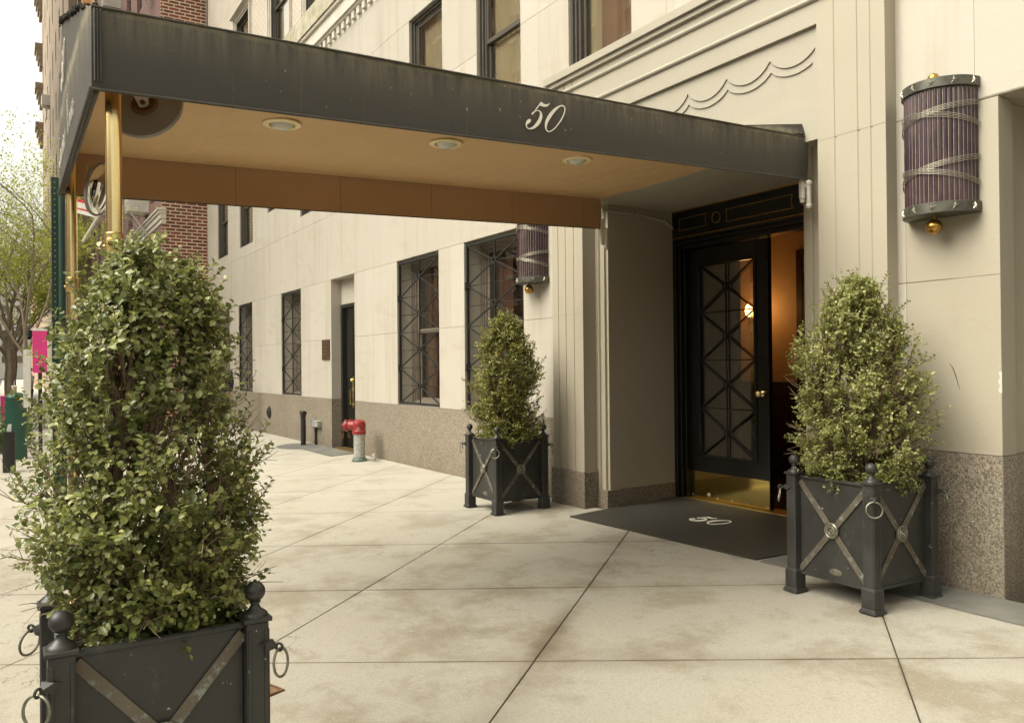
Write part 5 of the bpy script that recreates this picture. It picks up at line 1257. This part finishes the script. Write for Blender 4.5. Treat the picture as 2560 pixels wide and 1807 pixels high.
mb = MB(); front(mb, -49, -25.42, YB, -.4, 28, wins); mb.box(-49, -48.9, YB, 12, -.4, 28); mb.box(-49, -25.4, YB, 12, 28, 28.1); mb.build('front_wall', M['plum_brick'], t, smooth=False, fix=False)
mb = MB()
for k, (zz_, pr) in enumerate(((5.72, .03), (5.85, .07), (6.0, .11), (6.09, .15))): mb.box(-49, -25.42 + .1 + pr * .5, YB - pr, YB + (.10 if k < 9 else 0), zz_, zz_ + (.13, .15, .09, .06)[k] - .002)
mb.build('stone_course', M['white_trim'], t, smooth=False, bevel=.006, seg=1)
for (a, b, c, d) in wins[:48]:
    mb = MB(); f = .06; mb.box(a, a + f, YB + .1, YB + .16, c, d); mb.box(b - f, b, YB + .1, YB + .16, c, d); mb.box(a + f, b - f, YB + .1, YB + .16, c, c + f); mb.box(a + f, b - f, YB + .1, YB + .16, d - f, d); mb.box(a + f, b - f, YB + .1, YB + .16, (c + d) / 2 - .03, (c + d) / 2 + .03)
    w_ = mb.build('window', M['winframe'], t, smooth=False); MB().box(a + f, b - f, YB + .125, YB + .13, c + f, d - f).build('pane', M['glass_up'], w_, smooth=False)
mb = MB(); mb.box(-48.8, -25.5, YB + .6, YB + .65, 0, 27.9); mb.build('room', M['dark'], t, smooth=False)
def ac(x, z, lab):
    a = empty('air_conditioner', (x, YB, z), lab, 'air conditioner', 'window air conditioners on the brick building')
    mb = MB(); mb.box(-.36, .36, -.62, .1, 0, .45); mb.build('case', M['ac'], a, bevel=.015)
    mb = MB()
    for k in range(9): mb.box(-.31, .31, -.628, -.62, .05 + k * .04, .065 + k * .04)
    for k in range(9): mb.box(.36, .366, -.55, -.1, .05 + k * .04, .065 + k * .04)
    mb.build('louvre', M['ac'], a)
    mb = MB()
    for sx in (-.3, .3): mb.bar((sx, -.55, -.005), (sx, .0, -.75), .035, .035, (1, 0, 0)); mb.bar((sx, -.6, -.02), (sx, .0, -.02), .03, .03)
    mb.build('bracket', M['white_paint'], a); return a
ac(-28.3, 6.45, 'white air conditioner on diagonal brackets above the stone ledge of the brick building')
ac(-35.2, 15.6, 'white air conditioner high on the brick building above the canopy')
ac(-27.0, 13.5, 'white air conditioner on the brick building hidden behind the canopy top')
# tan tower further on
t = empty('tan_tower', (0, 0, 0), 'very tall tan brick tower with heavy corner brackets at the far left', 'building')
YT = -2.2; wins = [(x, x + .9, z, z + 2.0) for z in range(6, 56, 4) for x in range(-82, -50, 4)]
mb = MB(); front(mb, -84, -49.1, YT, -.5, 60, wins, .25); mb.box(-84.05, -84, YT, 14, -.5, 60); mb.box(-49.1, -49.05, YT, 14, -.5, 60); mb.build('wall', M['tan_brick'], t, smooth=False, fix=False)
mb = MB(); mb.box(-83.9, -49.2, YT + .3, YT + .35, 0, 59.9); mb.build('room', M['dark'], t, smooth=False)
for z in (21.5, 25.0, 28.5, 33, 37.5, 42):
    mb = MB()
    for k in range(4): mb.box(-84.5 - .10 * k, -82.6, YT - .22 - .12 * k, YT, z + k * .5, z + k * .5 + .48)
    mb.build('corner_bracket', M['tan_brick'], t, smooth=False)
a = empty('air_conditioner', (-70.0, YT, 21.3), 'white air conditioner on the flank of the tan tower', 'air conditioner'); MB().box(-.5, .5, -.55, .1, 0, .8).build('case', M['ac'], a, bevel=.02)
MB().box(-.45, .45, -.3, -.2, -.9, -.02).build('bracket', M['white_paint'], a)
t = empty('low_building', (0, 0, 0), 'low brown brick building at the end of the block', 'building')
mb = MB(); mb.box(-150, -84.2, -1.6, 12, -.5, 13.5); mb.build('wall', M['opp_brick'], t, smooth=False); mb = MB()
for x in range(-146, -86, 5):
    for z in (4, 8): mb.box(x, x + 1.5, -1.63, -1.59, z, z + 2)
mb.build('window', M['dark'], t, smooth=False)
t = empty('shop_awning', (-48, -2.3, 3.4), 'dark green shop awning far down the sidewalk', 'awning'); mb = MB(); mb.add([(-2, 0, .5), (2, 0, .5), (2, -1.9, 0), (-2, -1.9, 0), (-2, -1.9, -.3), (2, -1.9, -.3), (-2, 0, -.3), (2, 0, -.3)], [(0, 1, 2, 3), (3, 2, 5, 4), (0, 3, 4, 6), (1, 7, 5, 2)]); mb.build('cloth', M['green_post'], t, smooth=False)
# distant blocks closing the street, and the row across the street (seen in window reflections)
t = empty('distant_building', (0, 0, 0), 'pale hazy building closing the far end of the street', 'building'); mb = MB(); mb.box(-330, -300, -40, 10, -1, 26); mb.build('wall', M['white_trim'], t, smooth=False)  # the wall's pale colour carries the haze at the street's end
mb = MB()
for y in range(-38, 8, 4):
    for z in range(4, 24, 4): mb.box(-300.0, -299.9, y, y + 1.6, z, z + 2.2)
mb.build('window', M['glass_up'], t, smooth=False)
t = empty('opposite_building', (0, 0, 0), 'brown brick apartment row on the other side of the street', 'building')
wins = [(x, x + 1.4, z, z + 2.1) for z in (1.5, 5.5) for x in range(-60, 24, 4)]
mb = MB(); rs = [(-62, 26, -.5, 9)]
for h in wins: rs = subtract(rs, h)
for p, q, r, t_ in rs: mb.add([(p, -24, r), (q, -24, r), (q, -24, t_), (p, -24, t_)], [(3, 2, 1, 0)])
mb.box(-62, 26, -40, -39.9, -.5, 9); mb.box(-62, 26, -40, -24.02, 9, 9.1); mb.build('wall', M['opp_brick'], t, smooth=False, fix=False)
mb = MB(); mb.box(-62, 26, -24.3, -24.25, 0, 8.9); mb.build('window_pane', M['glass_up'], t, smooth=False); mb = MB(); mb.box(-62, 26, -24.2, -23.6, 8.8, 9.4); mb.box(-62, 26, -24.1, -23.85, 4.2, 4.7)
for h in wins: mb.box(h[0] - .1, h[1] + .1, -24.0, -23.9, h[3], h[3] + .25)
mb.build('stone_course', M['white_trim'], t, smooth=False)

t = empty('opposite_tower', (0, 0, 0), 'tall red brick apartment tower across the street further down the block', 'building')
wins = [(x, x + 1.6, z, z + 2.2) for z in range(10, 40, 4) for x in range(-76, -28, 4)]; rs = [(-78, -26, 9.2, 44)]; mb = MB()
for h in wins: rs = subtract(rs, h)
for p, q, r, t_ in rs: mb.add([(p, -25, r), (q, -25, r), (q, -25, t_), (p, -25, t_)], [(3, 2, 1, 0)])
mb.box(-78, -26, -40, -39.9, 9.2, 44); mb.box(-78, -26, -40, -25.02, 44, 44.1); mb.box(-26.1, -26, -40, -25.02, 9.2, 44); mb.box(-78, -77.9, -40, -25.02, 0, 44)
mb.build('wall', M['opp_brick'], t, smooth=False, fix=False); MB().box(-78, -26, -25.4, -25.35, 9.2, 43.9).build('window_pane', M['blind'], t, smooth=False)
mb = MB()
for h in wins: mb.box(h[0] - .1, h[1] + .1, -25.0, -24.85, h[3], h[3] + .3); mb.box(h[0] + .75, h[0] + .85, -25.2, -25.1, h[2], h[3])
mb.build('stone_lintels', M['white_trim'], t, smooth=False)

# ------------------------------------------------------------------ street trees
def tree(loc, h, r, seed, label, n_l=9000, tr=.13, leafs=.085, lean=(0, 0), base=3.0):
    rg = np.random.default_rng(seed); t = empty('street_tree', loc, label, 'tree', 'young street trees along the kerb')
    mb = MB(); tips = []
    def grow(p, d, ln, rad_, lev):
        n = 6; pts = [p.copy()]; q = p.copy(); dd = d.copy()
        for i in range(n):
            dd = dd + rg.normal(0, .10 + .04 * lev, 3) + np.array([0, 0, .04]); dd /= np.linalg.norm(dd); q = q + dd * ln / n; pts.append(q.copy())
        mb.tube([tuple(x) for x in pts], [rad_ * (1 - .55 * i / n) for i in range(n + 1)], 7 if lev < 2 else 4, cap=False)
        if lev >= 2: tips.append(pts[2:])
        if lev < 4:
            for k in range((5, 4, 4, 3)[lev]):
                i = rg.integers(2, n + 1); a = rg.uniform(0, 6.28); side_ = np.array([math.cos(a), math.sin(a), rg.uniform(-.1, .6)]); nd = dd * .6 + side_ * .8; nd /= np.linalg.norm(nd); grow(pts[i], nd, ln * rg.uniform(.5, .75), rad_ * .45, lev + 1)
    d0 = np.array([lean[0], lean[1], 1.0]); d0 /= np.linalg.norm(d0)
    trunk = [np.array([0, 0, -.1]) + d0 * base * i / 5 + np.array([.04 * math.sin(i), .03 * math.cos(i * 2), 0]) for i in range(6)]
    tk = MB(); tk.tube([tuple(x) for x in trunk], [tr * (1 - .06 * i) for i in range(6)], 12)
    tk.build('trunk', M['bark_tree'], t)
    for k in range(4):
        a = k * 1.57 + rg.uniform(-.4, .4); s_ = np.array([math.cos(a) * .5, math.sin(a) * .5, 1.0]); s_ /= np.linalg.norm(s_); grow(trunk[-1 - k % 2].copy(), s_, (h - base) * .55, tr * .5, 0 if k < 2 else 1)
    mb.build('limbs', M['bark_tree'], t, fix=False)
    P = np.concatenate([np.array(x) for x in tips]); idx = rg.integers(0, len(P), n_l); B = P[idx] + rg.normal(0, .16, (n_l, 3))
    D = rg.normal(0, 1, (n_l, 3)); D /= np.linalg.norm(D, axis=1)[:, None]; Nn = rg.normal(0, .5, (n_l, 3)) + np.array([0, 0, 1]); L = rg.uniform(.6, 1.2, n_l) * leafs
    V, F = leaf_mesh(B, D, Nn, L, L * .55); mesh_np('foliage', V, F, M['leaf_tree'], t, smooth=True)
    return t
tree((-22.0, -4.75, G(-22, -4.75)), 7.8, 3, 5, 'nearest young street tree with sparse bright green spring leaves', 6500, .065, .062, (.0, .0), 2.6)
tree((-33.0, -4.98, G(-33, -4.98)), 8.8, 3, 8, 'second street tree with leaning trunk and fresh green leaves', 7000, .11, .085, (.03, -.03), 3.2)
tree((-47.0, -4.85, G(-47, -4.85)), 11, 3, 13, 'third street tree further along the kerb in spring leaf', 6500, .14, .12, (-.04, .03), 3.4)
tree((-66.0, -5.0, G(-66, -5.0)), 12, 3, 17, 'farthest street tree at the end of the block', 9000, .25, .2, (0, 0), 3.5)
# low plants in the tree pit
def lowplant(loc, r, h, seed, label):
    rg = np.random.default_rng(seed); t = empty('pit_plant', loc, label, 'plant', 'low plants in the tree pits'); n = 900
    a = rg.uniform(0, 6.28, n); q = rg.random(n) ** .5 * r; B = np.stack([q * np.cos(a), q * np.sin(a), rg.random(n) * h * (1 - .5 * (q / r) ** 2)], 1)
    D = np.stack([np.cos(a), np.sin(a), rg.uniform(.2, 1.5, n)], 1); D /= np.linalg.norm(D, axis=1)[:, None]; L = rg.uniform(.05, .11, n)
    V, F = leaf_mesh(B, D, rg.normal(0, .4, (n, 3)) + np.array([0, 0, 1]), L, L * .5); mesh_np('foliage', V, F, M['leaf_low'], t, smooth=True)
    mb = MB()
    for k in range(20): mb.tube([(rg.uniform(-.5, .5) * r * .5, rg.uniform(-.5, .5) * r * .5, 0), (rg.uniform(-.7, .7) * r, rg.uniform(-.7, .7) * r, h * .8)], .006, 4)
    mb.build('stems', M['bark'], t)
lowplant((-21.3, -5.12, G(-21.3, -5.1)), .5, .62, 1, 'leafy plant growing behind the green bollard')
lowplant((-19.4, -5.25, G(-19.4, -5.2)), .35, .5, 2, 'small leafy plant at the kerb beside the green bollard')
lowplant((-26.5, -5.0, G(-26.5, -5.0)), .8, .8, 3, 'wide clump of fresh foliage round the second tree pit')

# ------------------------------------------------------------------ pedestrian
def skin(name, verts, edges, radii, mat, parent, root=0, sub=2):
    me = bpy.data.meshes.new(name); me.from_pydata(verts, edges, []); me.materials.append(mat)
    o = bpy.data.objects.new(name, me); COL.objects.link(o); o.parent = parent
    o.modifiers.new('skin', 'SKIN'); ly = me.skin_vertices[0] if me.skin_vertices else None
    if ly is None:
        bmm = bmesh.new(); bmm.from_mesh(me); bmm.verts.layers.skin.verify(); bmm.to_mesh(me); bmm.free(); ly = me.skin_vertices[0]
    for i, r in enumerate(radii):
        rx = r if isinstance(r, (tuple, list)) else (r, r); ly.data[i].radius = rx; ly.data[i].use_root = (i == root)
    s = o.modifiers.new('sub', 'SUBSURF'); s.levels = sub; s.render_levels = sub
    for p in me.polygons: p.use_smooth = True
    return o
def person(loc, rz, label, jc=(.022, .027, .050), jn='navy jacket'):
    t = empty('person', loc, label, 'person', rz=rz)
    skinm = m_simple('skin', (.46, .27, .19), .5, 0, .08, 10); navy = m_simple(jn, jc, .7, 0, .2, 8); jean = m_simple('dark trousers', (.035, .038, .05), .8, 0, .2, 8); hair = m_simple('grey hair', (.30, .28, .25), .8, 0, .3, 30); shoe = m_simple('black shoes', (.02, .02, .02), .5, 0, .2, 8)
    V = [(0, 0, .98), (0, .0, 1.12), (0, -.01, 1.30), (0, -.01, 1.46), (0, 0, 1.55), (0, .02, 1.62), (0, .03, 1.70), (0, .02, 1.79)]; r = [(.15, .11), (.14, .10), (.17, .11), (.12, .09), (.055, .055), (.065, .075), (.078, .095), (.05, .06)]; E = [(i, i + 1) for i in range(7)]
    for s in (-1, 1):
        b = len(V); V += [(s * .19, -.01, 1.44), (s * .23, .02, 1.17), (s * .20, .16, 1.00), (s * .19, .22, .97)]; r += [.055, .043, .032, .024]; E += [(3, b), (b, b + 1), (b + 1, b + 2), (b + 2, b + 3)]
        for k in range(5):                                  # fingers and thumb
            c = len(V)
            if k < 4: V += [(s * (.215 - .018 * k), .275, .955 + .002 * k), (s * (.213 - .018 * k), .30 + .004 * (k % 3), .93)]
            else: V += [(s * .155, .25, .955), (s * .145, .275, .94)]
            r += [.010, .008]; E += [(b + 3, c), (c, c + 1)]
        b = len(V); V += [(s * .10, 0, .86), (s * .11, .02, .50), (s * .11, -.02, .09), (s * .115, .10, .04)]; r += [.085, .058, .042, .035]; E += [(0, b), (b, b + 1), (b + 1, b + 2), (b + 2, b + 3)]
    body = skin('body', V, E, r, skinm, t)
    V = [(0, 0, .92), (0, 0, 1.10), (0, -.01, 1.30), (0, -.01, 1.45), (0, 0, 1.52)]; r = [(.185, .14), (.17, .13), (.20, .135), (.15, .115), (.075, .075)]; E = [(i, i + 1) for i in range(4)]
    for s in (-1, 1): b = len(V); V += [(s * .20, -.01, 1.44), (s * .235, .02, 1.17), (s * .205, .155, 1.01)]; r += [.075, .060, .046]; E += [(3, b), (b, b + 1), (b + 1, b + 2)]
    jk = skin('jacket', V, E, r, navy, t)
    mb = MB()
    for s in (-1, 1): mb.tube([(s * .262, .0, 1.46), (s * .296, .02, 1.32), (s * .300, .03, 1.20)], .010, 6)
    mb.build('sleeve_stripe', M['paper'], jk)
    V = [(0, 0, .98), (0, 0, .90)]; r = [(.165, .13), (.16, .13)]; E = [(0, 1)]
    for s in (-1, 1): b = len(V); V += [(s * .10, 0, .80), (s * .11, .02, .50), (s * .11, -.02, .10)]; r += [.10, .075, .062]; E += [(1, b), (b, b + 1), (b + 1, b + 2)]
    skin('trousers', V, E, r, jean, t)
    mb = MB()
    for s in (-1, 1): mb.ball((s * .112, .05, .04), .05, 14, sc=(.95, 2.6, .8))
    mb.build('shoes', shoe, t)
    mb = MB(); mb.ball((0, .01, 1.755), .108, 20, sc=(.92, 1.08, .92)); 
    mb.v = [(x, y, max(z, 1.735 + (.0 if y < .06 else .05))) if y > -.02 else (x, y, z) for x, y, z in mb.v]; mb.build('hair', hair, t)
    mb = MB(); mb.add([(-.012, .122, 1.67), (.012, .122, 1.67), (0, .150, 1.665), (0, .118, 1.70)], [(0, 1, 2), (0, 2, 3), (1, 3, 2)]); 
    for s in (-1, 1): mb.ball((s * .088, .02, 1.685), .022, 10, sc=(.4, .8, 1.2))
    mb.build('face', skinm, body)
    mb = MB()
    for s in (-1, 1): mb.ball((s * .032, .112, 1.70), .010, 8)
    mb.box(-.025, .025, .106, .116, 1.628, 1.634); mb.build('eyes_and_mouth', shoe, body)
    return t
person((-19.6, -.9, G(-19.6, -.9) + .0), R(75), 'grey haired person in a navy jacket standing by the wall behind the foreground shrub')
person((-41.0, -4.25, G(-41, -4.25)), R(200), 'distant person in pale clothes walking down the sidewalk beside the tree trunks', (.42, .38, .33), 'pale coat')
